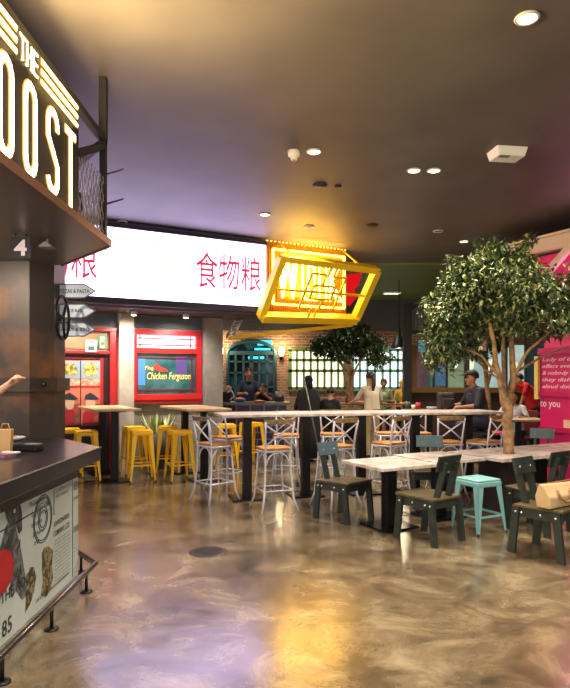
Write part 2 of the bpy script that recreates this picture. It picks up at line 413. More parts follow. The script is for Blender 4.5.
# perforated steel brace
m = MB(); a = at(226, 13.0, CH + (379 - 338) / F * 13); b = at(239, 13.0, CH + (379 - 313) / F * 13)
m.beam(a, b, .02, .04); a2 = a + V((.14, 0, 0)); b2 = b + V((.14, 0, 0)); m.beam(a2, b2, .02, .04)
for i in range(9):
    t = i / 8; m.beam(a.lerp(b, t), a2.lerp(b2, min(1, t + .06)), .015, .03)
b3 = (b + b2) / 2; m.beam(b3, V((b3.x, b3.y, CEIL)), .02, .02)
o = m.build('steel_ladder_brace', M_('galvanised', (190, 188, 190), .35, .6)); tag(o, 'slanted perforated steel brace beside the grey pillar above the arch', 'brace')

# ------------------------------------------------------------------ shop door and window on the facade
def fr(plane, root, rects, mt, name, t=.06, off=0.0):
    for r in rects:
        m = MB(); plane.quad(m, *r, t, off); m.build(name, mt, root, w=True)
B0 = FAC.hit(85, 379)
root = empty('door_1', V((B0.x, B0.y, 0))); tag(root, kind='structure', label='red framed shop door covered in food posters', cat='door')
fr(FAC, root, [(20, 325, 117, 332), (109, 332, 117, 472.5), (20, 349.5, 109, 354), (20, 332, 24, 472)], red, 'door_frame', .1, .0)
m = MB(); FAC.quad(m, 24, 332, 109, 349.5, .02); m.build('transom_panel', M_('transom_print', (196, 132, 84), .5, c2=(120, 96, 70), nscale=3), root, w=True)
m = MB(); FAC.quad(m, 24, 354, 109, 472, .02); m.build('door_leaf', M_('door_dark', (38, 20, 22), .4), root, w=True)
m = MB(); FAC.quad(m, 100, 359, 103, 470, .03, .02); FAC.quad(m, 24, 357, 103, 358.8, .03, .02); m.build('door_stile', red, root, w=True)
for x0, x1 in ((30, 57), (59, 80), (81, 100)):
    pm = MB(); FAC.quad(pm, x0, 360, x1, 425, .012, .03); p = pm.build('food_poster', M_('poster_salmon', (214, 122, 92), .5, c2=(196, 100, 76), nscale=2), root, w=True)
    q = MB(); FAC.quad(q, x0, 361, x1, 378.5, .004, .043); q.build('poster_sky', M_('poster_blue', (136, 156, 166), .5), p, w=True)
    q = MB(); cxp = (x0 + x1) / 2; wr = (x1 - x0) * .42
    random.seed(int(x0))
    pts = [(cxp + wr * math.cos(a * R(30)) * random.uniform(.8, 1.1), 369.5 + 6.5 * math.sin(a * R(30)) * random.uniform(.8, 1.1)) for a in range(12)]
    FAC.poly(q, pts, .004, .048); q.build('pizza_print', M_('pizza_print', (222, 184, 88), .5, c2=(120, 92, 50), nscale=16, mixlo=.42, mixhi=.58), p, w=True)
    q = MB(); FAC.quad(q, x0, 379, x1, 385.5, .004, .043); q.build('poster_band', M_('poster_cream', (226, 190, 160), .5, c2=(190, 96, 66), nscale=12), p, w=True)
    q = MB(); FAC.quad(q, x0, 386, x1, 387.6, .004, .044); q.build('poster_stripe', M_('poster_red', (190, 30, 40), .5), p, w=True)
    q = MB(); FAC.poly(q, [(x0 + 1, 425), (x0 + 2, 413), (cxp, 408), (x1 - 1, 414), (x1, 425)], .004, .043)
    q.build('jacket_print', M_('poster_crimson', (170, 34, 44), .5), p, w=True)
    q = MB(); FAC.poly(q, [(cxp + 5 * math.cos(a * R(36)), 402.5 + 7.5 * math.sin(a * R(36))) for a in range(10)], .004, .048)
    q.build('face_print', M_('poster_skin', (218, 170, 138), .5), p, w=True)
    q = MB(); FAC.poly(q, [(cxp - 6, 399.5), (cxp - 5, 395), (cxp, 392.5), (cxp + 4, 395), (cxp + 9, 399), (cxp + 4, 400)], .004, .053)
    q.build('cap_print', M_('poster_navy', (34, 38, 52), .5), p, w=True)
    q = MB(); FAC.quad(q, x1 - 6, 404, x1, 424, .004, .047); q.build('plaid_print', M_('poster_green', (60, 84, 60), .5, c2=(190, 60, 50), nscale=9), p, w=True)
m = MB(); FAC.quad(m, 85.5, 340, 97, 352, .01, .12); p = m.build('notice_card', M_('card_white', (232, 228, 222), .5), root, w=True)
q = MB(); FAC.quad(q, 88, 346, 94.5, 350.5, .003, .131); FAC.quad(q, 88, 343.4, 94.5, 344.4, .003, .131); q.build('card_print', M_('card_ink', (60, 84, 76), .5), p, w=True)
q = MB(); FAC.quad(q, 90.3, 341, 92.4, 342.8, .003, .131); q.build('card_logo', redemit, p, w=True)
m = MB(); FAC.quad(m, 97.5, 335, 107, 349, .008, .022); p = m.build('shop_logo_panel', M_('green_panel', (70, 130, 92), .5), root, w=True)
q = MB(); FAC.quad(q, 100, 336, 104.5, 348, .004, .032); q.build('logo_print', M_('logo_cream', (224, 196, 170), .5, c2=(176, 60, 50), nscale=14), p, w=True)
m = MB(); FAC.quad(m, 58, 399, 62, 409, .06, .03); m.build('door_lock', black, root, w=True)

B0 = FAC.hit(165, 379)
root = empty('window_1', V((B0.x, B0.y, z_at(FAC, 165, 404)))); tag(root, kind='structure', label='red framed shop window with chicken lettering', cat='window')
red2 = M_('bright_red_lacquer', (206, 34, 30), .35)
# facade perspective: use z from a column so that rails stay level
def lev(px, py, ref): return z_at(FAC, ref, py)
def fq(x0, zt_, x1, zb_, t, off, name, mt, par=None):
    m = MB(); A = FAC.hit(x0, 379, off); B = FAC.hit(x1, 379, off)
    m.prism([V((A.x, A.y, zb_)), V((B.x, B.y, zb_)), V((B.x, B.y, zt_)), V((A.x, A.y, zt_))], EN * t)
    return m.build(name, mt, par or root, w=True)
zz = lambda y: z_at(FAC, 165, y)
ZT, ZB = zz(330.5), zz(403)
fq(131, ZT, 200, zz(335.5), .1, .0, 'window_frame', red); fq(131, zz(335.5), 135.5, zz(397), .1, 0, 'window_frame', red); fq(195, zz(335.5), 200, zz(397), .1, 0, 'window_frame', red)
fq(135.5, zz(348.5), 195, zz(353.5), .1, 0, 'window_frame', red2); fq(131, zz(394), 200, zz(399.5), .12, 0, 'window_sill', red2); fq(131, zz(399.5), 200, ZB, .1, 0, 'window_frame', red)
fq(135.5, zz(335.5), 195, zz(348.5), .01, .02, 'transom_glass', M_('lit_glass', (200, 216, 226), .3, emit=.75, ec=(214, 226, 240)))
gl = M_('teal_glass', (30, 66, 70), .12, c2=(74, 124, 124), nscale=2.2, emit=.05, ec=(60, 150, 150))
pn = fq(135.5, zz(353.5), 195, zz(394), .01, .02, 'window_glass', gl)
fq(138, zz(359), 145, zz(385), .006, .031, 'blue_reflection', M_('blue_screen', (60, 110, 190), .3, emit=.5, ec=(90, 150, 240)), pn)
fq(176, zz(355), 187, zz(377), .006, .031, 'purple_panel', M_('violet_panel', (84, 70, 120), .3, emit=.12, ec=(90, 80, 150)), pn)
for (x0, a, x1, b) in ((137, 338.4, 194, 339.3), (137, 344.8, 194, 345.7), (139.5, 336, 140.3, 348), (190, 336, 190.8, 348), (137, 357.3, 194, 358.3), (137, 389.2, 194, 390.2), (136.8, 354, 137.8, 394), (191, 354, 192, 394)):
    fq(x0, zz(a), x1, zz(b), .02, .035, 'lattice_bar', M_('dark_red_bar', (116, 24, 34), .4))
m = MB(); ink = M_('gold_lettering', (226, 212, 110), .4, emit=.35, ec=(240, 226, 110))
o_ = FAC.hit(147, 380.5, .04); e_ = FAC.hit(190.5, 380, .04)
add_text(m, 'Chicken Ferguson', V((o_.x, o_.y, zz(381.5))), EU, V((0, 0, 1)), .17, (V((e_.x, e_.y)) - V((o_.x, o_.y))).length, bold=.005, shear=.2)
m.build('window_lettering', ink, pn, w=True)
m = MB(); o_ = FAC.hit(145, 371, .04); add_text(m, 'Finger', V((o_.x, o_.y, zz(371))), EU, V((0, 0, 1)), .09, .26, shear=.2); m.build('window_lettering', ink, pn, w=True)
m = MB(); FAC.poly(m, [(153, 368), (156, 362.5), (160, 366), (167, 369.5), (168, 371.5), (161, 372), (155, 370)], .004, .04); m.build('red_bird_print', M_('red_print', (206, 60, 40), .5), pn, w=True)

# ------------------------------------------------------------------ back brick wall: arch door, windows, sconces
root = empty('door_2', V((BK.hit(251, 379).x, 19.0, 0))); tag(root, kind='structure', label='teal arched double door in the brick wall', cat='door')
xa, xb = BK.hit(228, 379).x, BK.hit(275, 379).x; xm = (xa + xb) / 2; rr = (xb - xa) / 2; zs = CH + (379 - 353) / F * 19; ze = CH + (379 - 341.5) / F * 19
def arc(off, n=18): return [V((xm + (rr + off) * math.cos(math.pi * i / n), 0, zs + (ze - zs + off) * math.sin(math.pi * i / n))) for i in range(n + 1)]
tealdoor = M_('teal_door_paint', (52, 92, 98), .45)
m = MB(); m.prism([V((xb, 18.98, 0))] + [V((p.x, 18.98, p.z)) for p in arc(0)] + [V((xa, 18.98, 0))], V((0, .05, 0))); m.build('arch_glass', M_('night_glass', (16, 22, 34), .15, c2=(30, 90, 110), nscale=1.3, mixlo=.52, mixhi=.6), root, w=True)  # cyan patches in the colour stand for reflections in the dark panes
m = MB(); m.tube([V((xb, 18.93, 0))] + [V((p.x, 18.93, p.z)) for p in arc(0)] + [V((xa, 18.93, 0))], .06); m.build('door_frame', tealdoor, root, w=True)
m = MB()
m.box((xm, 18.94, zs), (2 * rr, .08, .12))
for i in range(1, 6): m.box((xa + 2 * rr * i / 6, 18.94, zs / 2), (.07 if i != 3 else .12, .06, zs))
for z in (.9, 1.35, 1.8, 2.15): m.box((xm, 18.94, z), (2 * rr, .06, .05))
m.build('glazing_bar', tealdoor, root, w=True)
m = MB(); cy = M_('cyan_reflection', (40, 200, 230), .4, emit=1.4, ec=(60, 200, 230)); m.box((xm + .42, 18.96, zs + .32), (.45, .03, .16)); m.box((xm + .35, 18.96, zs + .12), (.5, .03, .06)); m.box((xm + .15, 18.96, zs - .15), (.5, .03, .08))  # glowing boxes imitate cyan reflections in the door panes
m.build('pane_reflection', cy, root, w=True)
def lattice_window(n, x0, y0, x1, y1, cols, fm, pm, lab):
    A = BK.hit(x0, y0); B = BK.hit(x1, y1)
    root = empty('window_%d' % n, V(((A.x + B.x) / 2, 19, B.z))); tag(root, kind='structure', label=lab, cat='window')
    m = MB(); m.box(((A.x + B.x) / 2, 18.985, (A.z + B.z) / 2), (B.x - A.x, .03, A.z - B.z)); m.build('window_panes', pm, root, w=True)
    m = MB()
    for i in range(cols + 1): m.box((A.x + (B.x - A.x) * i / cols, 18.95, (A.z + B.z) / 2), (.07 if i not in (0, cols) else .12, .06, A.z - B.z))
    for f in (0, .27, .54, 1): m.box(((A.x + B.x) / 2, 18.95, A.z + (B.z - A.z) * f), (B.x - A.x + .1, .06, .09 if f not in (0, 1) else .13))
    m.build('window_frame', fm, root, w=True)
gp = M_('lit_pane_warm', (240, 244, 220), .3, emit=1.0, ec=(250, 250, 214)); gp2 = M_('lit_pane_cool', (230, 246, 240), .3, emit=1.0, ec=(240, 252, 244))
lattice_window(2, 290, 349.5, 345, 389, 8, M_('sage_frame', (110, 128, 78), .5), gp, 'wide lit window with green bars behind the small tree')
lattice_window(3, 352, 349.5, 405, 389, 7, M_('aqua_frame', (120, 176, 168), .5), gp2, 'lit window with aqua bars beside the dark post')
for k, (px, lab) in enumerate(((221, 'lit wall sconce on the brick left of the arched door'), (281.5, 'lit wall sconce on the brick right of the arched door'))):
    P = BK.hit(px, 358)
    root = empty('wall_sconce', P); tag(root, lab, 'lamp', 'wall sconces beside the arched door')
    m = MB(); m.lathe(P + V((0, -.02, 0)), [(.06, 0), (.06, .02)], 12, axis=(0, -1, 0)); m.tube([P + V((0, -.03, 0)), P + V((0, -.14, -.02)), P + V((0, -.16, .06))], .014); m.build('bracket', dark_metal, root, w=True)
    m = MB(); m.lathe(P + V((0, -.16, .06)), [(.05, 0), (.09, .1), (.1, .2), (.075, .26)], 14); m.build('lamp_shade', M_('sconce_glow', (255, 230, 180), .4, emit=7, ec=(255, 214, 150)), root, w=True)
# grey header beam with pendant lamp at right of back wall
P = at(399, 15.0)
root = empty('pendant_lamp', V((P.x, 15, CH + 32 / F * 15))); tag(root, 'black bell pendant lamp hanging beside the dark post', 'lamp')
m = MB(); zb_ = CH + 31 / F * 15; m.lathe((P.x, 15, zb_), [(.2, 0), (.19, .05), (.12, .2), (.1, .26), (.05, .3), (.04, .5)], 18); m.build('lamp_shade', M_('lamp_black', (30, 34, 30), .4), root, w=True)
m = MB(); m.tube([(P.x, 15, zb_ + .48), (P.x, 15, CEIL)], .012); m.build('cord', black, root, w=True)
m = MB(); m.ball((P.x, 15, zb_ + .06), .06, 8); m.build('bulb', bulb, root, w=True)

# ------------------------------------------------------------------ dark framed partition at the right
blk = M_('charcoal_frame', (34, 32, 28), .5)
m = MB(); X = at(407, 14.3).x; m.box((X, 14.3, 1.69), (.19, .19, 3.38)); tag(m.build('trim_6', blk), kind='structure')
m = MB(); m.box((X + 2.6, 14.4, 3.33), (5.3, .14, .18)); m.box((X + 2.6, 14.4, 2.72), (5.3, .12, .1)); tag(m.build('trim_7', blk), kind='structure')
m = MB(); RB.quad(m, 411, 391, 600, 440, -.1); tag(m.build('wall_partition', M_('brown_dado', (66, 42, 30), .6)), kind='structure')
root = empty('window_4', V((RB.hit(470, 379).x, 14.5, RB.hit(470, 391).z))); tag(root, kind='structure', label='long mustard framed window with coloured panes behind the big tree', cat='window')
m = MB(); RB.quad(m, 411, 387.5, 600, 392.5, .16, 0); m.build('window_sill', M_('mustard_sill', (108, 78, 34), .5), root, w=True)
pcs = [(411.5, 345, 417, 388, (150, 96, 40), .12), (417, 345, 430, 388, (150, 118, 126), .18), (430, 345, 433, 388, (70, 170, 140), .3), (434, 352, 446, 386, (86, 140, 190), .4), (447, 345, 464, 388, (160, 190, 150), .4),
       (469, 345, 486, 388, (176, 214, 206), .7), (487, 345, 505, 388, (190, 226, 224), .8), (507, 345, 524, 388, (200, 230, 216), .8), (526, 345, 600, 388, (60, 90, 90), .2)]
for i, (x0, y0, x1, y1, c_, e_) in enumerate(pcs):
    m = MB(); RB.quad(m, x0, y0, x1, y1, -.02); m.build('window_pane', M_('pane_%d' % i, tuple(int(v * .7) for v in c_), .3, emit=e_ * .5, ec=c_, c2=tuple(int(v * .4) for v in c_), nscale=2.5), root, w=True)
m = MB(); RB.quad(m, 418.5, 340, 429, 352, .03, .02); m.build('blue_poster', M_('blue_poster', (60, 150, 196), .4, c2=(30, 80, 130), nscale=6, emit=.25, ec=(70, 170, 220)), root, w=True)
m = MB()
for px in (433.5, 446.5, 465.5, 468, 486.5, 506, 525): RB.quad(m, px - .8, 318, px + .8, 388, .06, .0)
m.build('window_mullion', blk, root, w=True)
m = MB()
for px, py in ((455, 362), (470.5, 364), (491, 366), (515, 368)):
    RB.poly(m, [(px + 3.2 * math.cos(a * R(30)), py + 6.5 * math.sin(a * R(30))) for a in range(12)], .02, .0)
m.build('oval_motif', M_('oval_cream', (210, 216, 190), .4, emit=.6, ec=(222, 230, 200)), root, w=True)
m = MB()
for i in range(7): RB.quad(m, 411 + i * 3.1, 313.5, 413.5 + i * 3.1, 331, .04, .02)
m.build('ribbed_glass', M_('ribbed_glass', (96, 108, 104), .25), root, w=True)

# ------------------------------------------------------------------ magenta stall
PN = V((-.88, -.4755, 0)); PU = V((.4755, -.88, 0)); P0 = V((4.04, 9.5, 0))
root = empty('market_stall', P0); tag(root, 'magenta stall with white handwriting and cream upper frame at the right edge', 'stall')
m = MB()
def pk(mb, t0, t1, z0, z1, d, o=0.0): mb.prism([P0 + PU * t0 + PN * o + V((0, 0, z0)), P0 + PU * t1 + PN * o + V((0, 0, z0)), P0 + PU * t1 + PN * o + V((0, 0, z1)), P0 + PU * t0 + PN * o + V((0, 0, z1))], PN * d)
pk(m, 0, 1.3, 0, 1.98, -.12); m.build('side_panel', pink, root, w=True)
m = MB(); pk(m, 0, 1.3, .78, .86, .04); pk(m, 0, 1.3, 1.33, 1.4, .035); pk(m, 0, 1.3, 1.98, 2.08, .06); m.build('ledge', M_('magenta_trim', (196, 16, 84), .4), root, w=True)
m = MB()
for i in range(4):
    t = .1 + i * .3; pts = [P0 + PU * (t + .15 + .15 * math.cos(a * R(15))) + V((0, 0, 2.08 + (.16 + .05 * (i % 2)) * math.sin(a * R(15)))) for a in range(13)]
    m.prism(pts, PN * .04)
m.build('scalloped_cornice', M_('bright_pink', (232, 60, 110), .5), root, w=True)
m = MB(); m.box(P0 + V((-.03, .03, 1.62)), (.07, .07, .68), rz=ANG); m.build('yellow_post', M_('pale_yellow_post', (236, 206, 104), .5), root, w=True)
m = MB(); pk(m, -1.28, 1.3, 3.62, 3.82, -.1, .0); m.build('top_beam', cream, root, w=True)
m = MB(); pk(m, -1.28, -1.18, 2.1, 3.62, -.1, .02); m.build('corner_post', cream, root, w=True)
m = MB(); a = P0 + PU * .05 + V((0, 0, 3.2)); b = P0 + PU * .62 + V((0, 0, 3.66)); m.beam(a, b, .08, .1); m.build('brace', cream, root, w=True)
m = MB(); pk(m, -.7, 1.3, 2.75, 3.62, -.05, -.35); m.build('upper_panel', M_('hot_pink_panel', (226, 36, 118), .5), root, w=True)
m = MB(); pk(m, -1.28, 1.3, 3.83, 3.87, -1.1, .0); m.build('light_lid', cream, root, w=True)  # lid added to keep the stall light off the ceiling
m = MB()
q0 = P0 + PU * -.3 + PN * -.3 + V((0, 0, 3.2)); m.lathe(q0 + PU * .75, [(.03, 0), (.05, .04), (.05, .14), (.02, .16)], 12); m.build('spot_lamp', M_('pink_lamp', (255, 210, 240), .4, emit=4, ec=(255, 150, 230)), root, w=True)
wt = M_('chalk_white', (246, 226, 226), .6)
m = MB()
for i, s_ in enumerate(('Lady of the But', 'offers every cust', '& nobody there is', 'they dish more', 'aloud dish every')):
    m = MB(); z = 1.86 - i * .105; add_text(m, s_, P0 + PU * .04 + PN * .004 + V((0, 0, z)), PU, V((0, 0, 1)), .075, .85, shear=.3, bold=.004); m.build('handwriting', wt, root, w=True)
m = MB(); add_text(m, 'to you     we', P0 + PU * .0 + PN * .004 + V((0, 0, 1.13)), PU, V((0, 0, 1)), .13, .72, bold=.012); m.build('lettering', wt, root, w=True)
m = MB(); pk(m, .42, .72, .86, .98, .004, .001); m.build('price_card', M_('cream_card', (240, 200, 160), .6), root, w=True)

# ------------------------------------------------------------------ roost kiosk: column, counter, canopy sign
steel = M_('rusty_steel', (70, 62, 56), .5, .35, c2=(150, 98, 50), nscale=1.5, detail=9, bump=.08, mixlo=.5, mixhi=.7)
root = empty('steel_column', (-2.9, 6.0, 0)); tag(root, 'rusty steel clad column rising behind the dark kiosk counter', 'column')
m = MB(); m.prism([(-3.9, 5.75, 0), (-2.45, 5.75, 0), (-2.29, 5.95, 0), (-2.29, 6.25, 0), (-3.9, 6.25, 0)], (0, 0, CEIL - .01)); m.build('cladding', steel, root, w=True)
m = MB(); m.prism([(-3.93, 5.71, 1.48), (-2.43, 5.71, 1.48), (-2.25, 5.93, 1.48), (-2.25, 6.28, 1.48), (-3.93, 6.28, 1.48)], (0, 0, .13)); m.build('band', M_('dull_steel_band', (86, 74, 64), .45, .5, c2=(70, 58, 48), nscale=5), root, w=True)
m = MB()
for x in (-3.5, -3.2, -2.9, -2.6): m.lathe((x, 5.71, 1.545), [(.022, 0), (.022, .012), (.012, .02)], 10, axis=(0, -1, 0))
m.lathe((-2.33, 5.8, 1.545), [(.022, 0), (.022, .012), (.012, .02)], 10, axis=(.77, -.63, 0)); m.build('rivet', M_('rivet', (60, 52, 46), .4, .6), root, w=True)
# valve wheel
root = empty('hand_wheel', (-2.12, 5.95, 1.9)); tag(root, 'dark iron valve wheel mounted on the side of the steel column', 'wheel')
wz = 1.6 + (379 - 318) / F * 5.8; wc = V((-2.15, 5.8, wz)); wr = .21; ax = V((1, -.0, 0)).normalized()
th = R(-4); wu = V((math.sin(th), math.cos(th), 0)); 
rim = [wc + wu * (wr * math.cos(a * R(10))) + V((0, 0, wr * math.sin(a * R(10)))) for a in range(36)]
m = MB(); m.tube(rim, .014, 8, closed=True); m.build('rim', dark_metal, root, w=True)
for k in range(3):
    m = MB(); a = R(50 + 120 * k); m.tube([wc, wc + wu * wr * math.cos(a) + V((0, 0, wr * math.sin(a)))], [.016, .012]); m.build('spoke', dark_metal, root, w=True)
m = MB(); m.tube([wc, V((-2.3, 6.03, wz))], .022); m.build('axle', dark_metal, root, w=True)
# arrow signs
am = M_('arrow_sign_blue_grey', (200, 210, 222), .5)
for k, (py, s_, lab) in enumerate(((291, 'PIZZAS & PASTA', 'pale arrow sign reading pizzas and pasta, top of three by the column'), (311, 'JUICE BAR', 'pale arrow sign reading juice bar, middle of three by the column'), (329.5, 'GRILLS & BBQ', 'pale arrow sign reading grills and bbq, lowest of three by the column'))):
    Y = 6.1; S = Y / F; z = CH - (py - HY) * S; x0 = -2.42; x1 = (84.5 - CX) * S; x2 = (95.5 - CX) * S; h = .068
    root = empty('arrow_sign', (x1, Y, z - h)); tag(root, lab, 'sign', 'arrow signs beside the steel column')
    m = MB(); m.prism([(x0, Y, z - h), (x1, Y, z - h), (x2, Y, z), (x1, Y, z + h), (x0, Y, z + h)], (0, .02, 0)); m.build('sign_board', am, root, w=True)
    m = MB()
    e = [V((x0, Y - .002, z - h)), V((x1, Y - .002, z - h)), V((x2, Y - .002, z)), V((x1, Y - .002, z + h)), V((x0, Y - .002, z + h))]
    for i in range(4): m.beam(e[i], e[i + 1], .008, .012)
    m.build('border', M_('arrow_border', (70, 76, 96), .5), root, w=True)
    m = MB(); wd = .31 if k != 1 else .2; xx = (62 - CX) * S if k != 1 else (66 - CX) * S
    add_text(m, s_, (xx - .03, Y - .004, z - .022), V((1, 0, 0)), V((0, 0, 1)), .042, wd, bold=.006); m.build('lettering', M_('ink_navy', (46, 50, 62), .6), root, w=True)
# counter
ctop = M_('dark_counter_top', (34, 29, 30), .28, c2=(26, 23, 24), nscale=3, coat=.4)
root = empty('kiosk_counter', (-1.95, 3.8, 0)); tag(root, 'dark topped kiosk counter with newspaper print front at the left edge', 'counter')
poly = [(-1.49, 2.0), (-1.49, 4.85), (-2.1, 5.62), (-4.0, 5.62), (-4.0, 5.1), (-2.45, 5.1), (-2.45, 2.0)]
m = MB(); m.prism([V((x, y, .945)) for x, y in poly], (0, 0, .105)); m.build('counter_top', ctop, root, w=True, bevel=.004)
m = MB(); m.beam((-1.486, 2.0, 1.052), (-1.486, 4.85, 1.052), .006, .008); m.build('edge_trim', M_('silver_edge', (220, 216, 214), .2, .8), root, w=True)
body = [(-1.70, 2.0), (-1.70, 4.93), (-2.2, 5.56), (-4.0, 5.56), (-4.0, 5.16), (-2.4, 5.16), (-2.4, 2.0)]
m = MB(); m.prism([V((x, y, .0)) for x, y in body], (0, 0, .80)); m.build('counter_body', M_('newsprint_base', (202, 212, 208), .55, c2=(192, 200, 190), nscale=2), root, w=True)
m = MB(); m.prism([V((x + (.008 if x > -2.3 else 0), y, .8)) for x, y in body], (0, 0, .145)); m.build('under_trim', ctop, root, w=True)
inkm = M_('newsprint_ink', (52, 54, 56), .6); inkg = M_('newsprint_grey', (120, 122, 124), .6, c2=(70, 72, 74), nscale=16, mixlo=.4, mixhi=.6)
UY = V((0, 1, 0)); UZ = V((0, 0, 1))
def ct(mb, s_, px, py, h, width=None, bold=0.0, shear=0):
    P = CTR.hit(px, py, .003); add_text(mb, s_, P, UY, UZ, h, width, bold, shear)
def hline(*a, **k):
    m = MB(); add_text(m, *a, **k); m.build('newspaper_headline', inkm, root, w=True)
P = CTR.hit(58, 531, .003)
hline('JOHNSON BROS', V((P.x, 4.40, .50)), UY, UZ, .05, .32, .01)
hline('COMPANY, LTD', V((P.x, 4.40, .43)), UY, UZ, .05, .32, .01)
hline('BREW', V((P.x, 4.83, .70)), UY, UZ, .07, .1, .01)
hline('a ve', V((P.x, 4.82, .62)), UY, UZ, .03, .1)
hline('J. W. Bros. & Co.', V((P.x, 4.45, .755)), UY, UZ, .03, .32)
hline('AND AMERICAN', V((P.x, 4.45, .715)), UY, UZ, .022, .25)
hline('Is Best', V((P.x, 4.02, .67)), UY, UZ, .05, .16, 0, .3)
hline('in town', V((P.x, 4.02, .60)), UY, UZ, .035, .17)
hline('& that is', V((P.x, 4.04, .53)), UY, UZ, .035, .18)
hline('true', V((P.x, 4.06, .47)), UY, UZ, .03, .09)
hline('THE ROO', V((P.x, 3.58, .25)), UY, UZ, .07, .42, .02)
hline('The Daily News', V((P.x, 3.99, .735)), UY, UZ, .04, .25)
hline('85', V((P.x, 3.6, .04)), UY, UZ, .1, .13, .01)
hline('BURGER', V((P.x, 4.82, .36)), UY, UZ, .05, .11, .01)
hline('of all fine beers and cheese', V((P.x, 4.1, .07)), UY, UZ, .03, .6)
m = MB()
words = ['lorem of the morning news and', 'the people of this town said', 'so to every man that comes', 'along for bread and ale and', 'good company all the day by']
for i in range(13): add_text(m, words[i % 5], V((-1.697, 4.42, .395 - i * .027)), UY, UZ, .017, .31)
m.build('newspaper_column', inkm, root, w=True); m = MB()
for i in range(6): add_text(m, words[(i + 2) % 5][:12], V((-1.697, 4.82, .32 - i * .03)), UY, UZ, .014, .1)
m.build('newspaper_column', inkm, root, w=True)
m = MB(); stroke(m, lambda u, v, d: V((-1.699 + d, u, v)), [(4.795, .02), (4.795, .79)], .005, 0, .003); stroke(m, lambda u, v, d: V((-1.699 + d, u, v)), [(4.41, .6), (4.41, .79)], .006, 0, .003)
stroke(m, lambda u, v, d: V((-1.699 + d, u, v)), [(3.3, .68), (4.05, .7)], .008, 0, .003)
m.build('ruled_line', inkm, root, w=True)
m = MB()
for rr_ in (1.0, .9, .5, .36):
    pts = [(4.21 + .16 * rr_ * math.cos(a * R(12)), .62 + .165 * rr_ * math.sin(a * R(12))) for a in range(30)]
    stroke(m, lambda u, v, d: V((-1.699 + d, u, v)), pts, .007, 0, .003, True)
add_text(m, 'SWEET HOME', V((-1.697, 4.09, .69)), UY, UZ, .045, .24, .01); add_text(m, 'whole baking soul', V((-1.697, 4.08, .65)), UY, UZ, .02, .26)
m.build('round_stamp', M_('stamp_ink', (84, 96, 100), .6), root, w=True)
def cpoly(mb, pts, off=.0015, t=.001): mb.prism([CTR.hit(x, y, off) for x, y in pts], (t, 0, 0))
m = MB(); cpoly(m, [(0, 548), (5, 529), (9, 520), (15, 524), (20, 545), (23, 562), (26, 580), (27, 595), (22, 600), (16, 590), (12, 598), (10, 580), (0, 600)]); m.build('rooster_print', inkg, root, w=True)
m = MB(); cpoly(m, [(5, 512), (7, 507), (13, 503), (20, 503), (22, 513), (22, 530), (19, 534), (15, 522), (11, 526), (8, 522)], .003); cpoly(m, [(5, 548), (11, 530), (15, 526), (14, 536), (9, 553)], .003)
m.build('rooster_head_print', M_('feather_ink', (48, 46, 48), .6, c2=(90, 88, 90), nscale=18), root, w=True)
m = MB(); random.seed(4)
for i in range(26):
    px = random.uniform(4, 22); py = random.uniform(535, 588); a = CTR.hit(px, py, .004); b = CTR.hit(px + random.uniform(-2, 1), py + random.uniform(5, 9), .004)
    stroke(m, lambda u, v, d: V((-1.696 + d, u, v)), [(a.y, a.z), (b.y, b.z)], .007, 0, .001)
tag(m.build('feather_stroke', inkm, root, w=True), kind='stuff')
m = MB(); P = CTR.hit(14, 511, .003); m.prism([V((P.x + .003, P.y + .014 * math.cos(a * R(45)), P.z + .014 * math.sin(a * R(45)))) for a in range(8)], (.001, 0, 0)); m.build('eye_print', M_('card_white', (232, 228, 222), .5), root, w=True)
m = MB(); P = CTR.hit(2, 572, .003)
m.prism([V((P.x + .002, P.y + .15 * math.cos(a * R(20)), P.z + .13 * math.sin(a * R(20)))) for a in range(18)], (.001, 0, 0)); m.build('red_glove_print', M_('glove_red', (196, 30, 36), .5), root, w=True)
sep = M_('sepia_print', (150, 136, 96), .6, c2=(70, 62, 44), nscale=26, mixlo=.45, mixhi=.55)
m = MB(); cpoly(m, [(42, 553), (44, 548), (48, 546), (53, 550), (52, 565), (53, 578), (50, 590), (46, 597), (41, 595), (43, 580), (42, 568)]); m.build('chef_print', sep, root, w=True)
m = MB(); cpoly(m, [(27, 578), (30, 567), (34, 567), (36, 577), (34, 592), (30, 604), (25, 613), (26, 595)]); m.build('cup_print', sep, root, w=True)
# foot rail
root = empty('foot_rail', (-1.49, 3.8, 0)); tag(root, 'low steel foot rail along the newspaper print counter front', 'rail')
m = MB(); m.tube([(-1.49, 2.0, .15), (-1.49, 4.72, .15), (-1.97, 5.32, .15)], .021, 10); m.build('rail', M_('brushed_steel', (120, 112, 108), .22, .9), root, w=True)
for (x, y) in ((-1.49, 3.16), (-1.49, 3.83), (-1.49, 4.5), (-1.69, 4.97)):
    m = MB(); m.tube([(x, y, .0), (x, y, .15)], .012); m.lathe((x, y, 0), [(.045, 0), (.045, .008), (.015, .014)], 16); m.build('post', dark_metal, root, w=True)
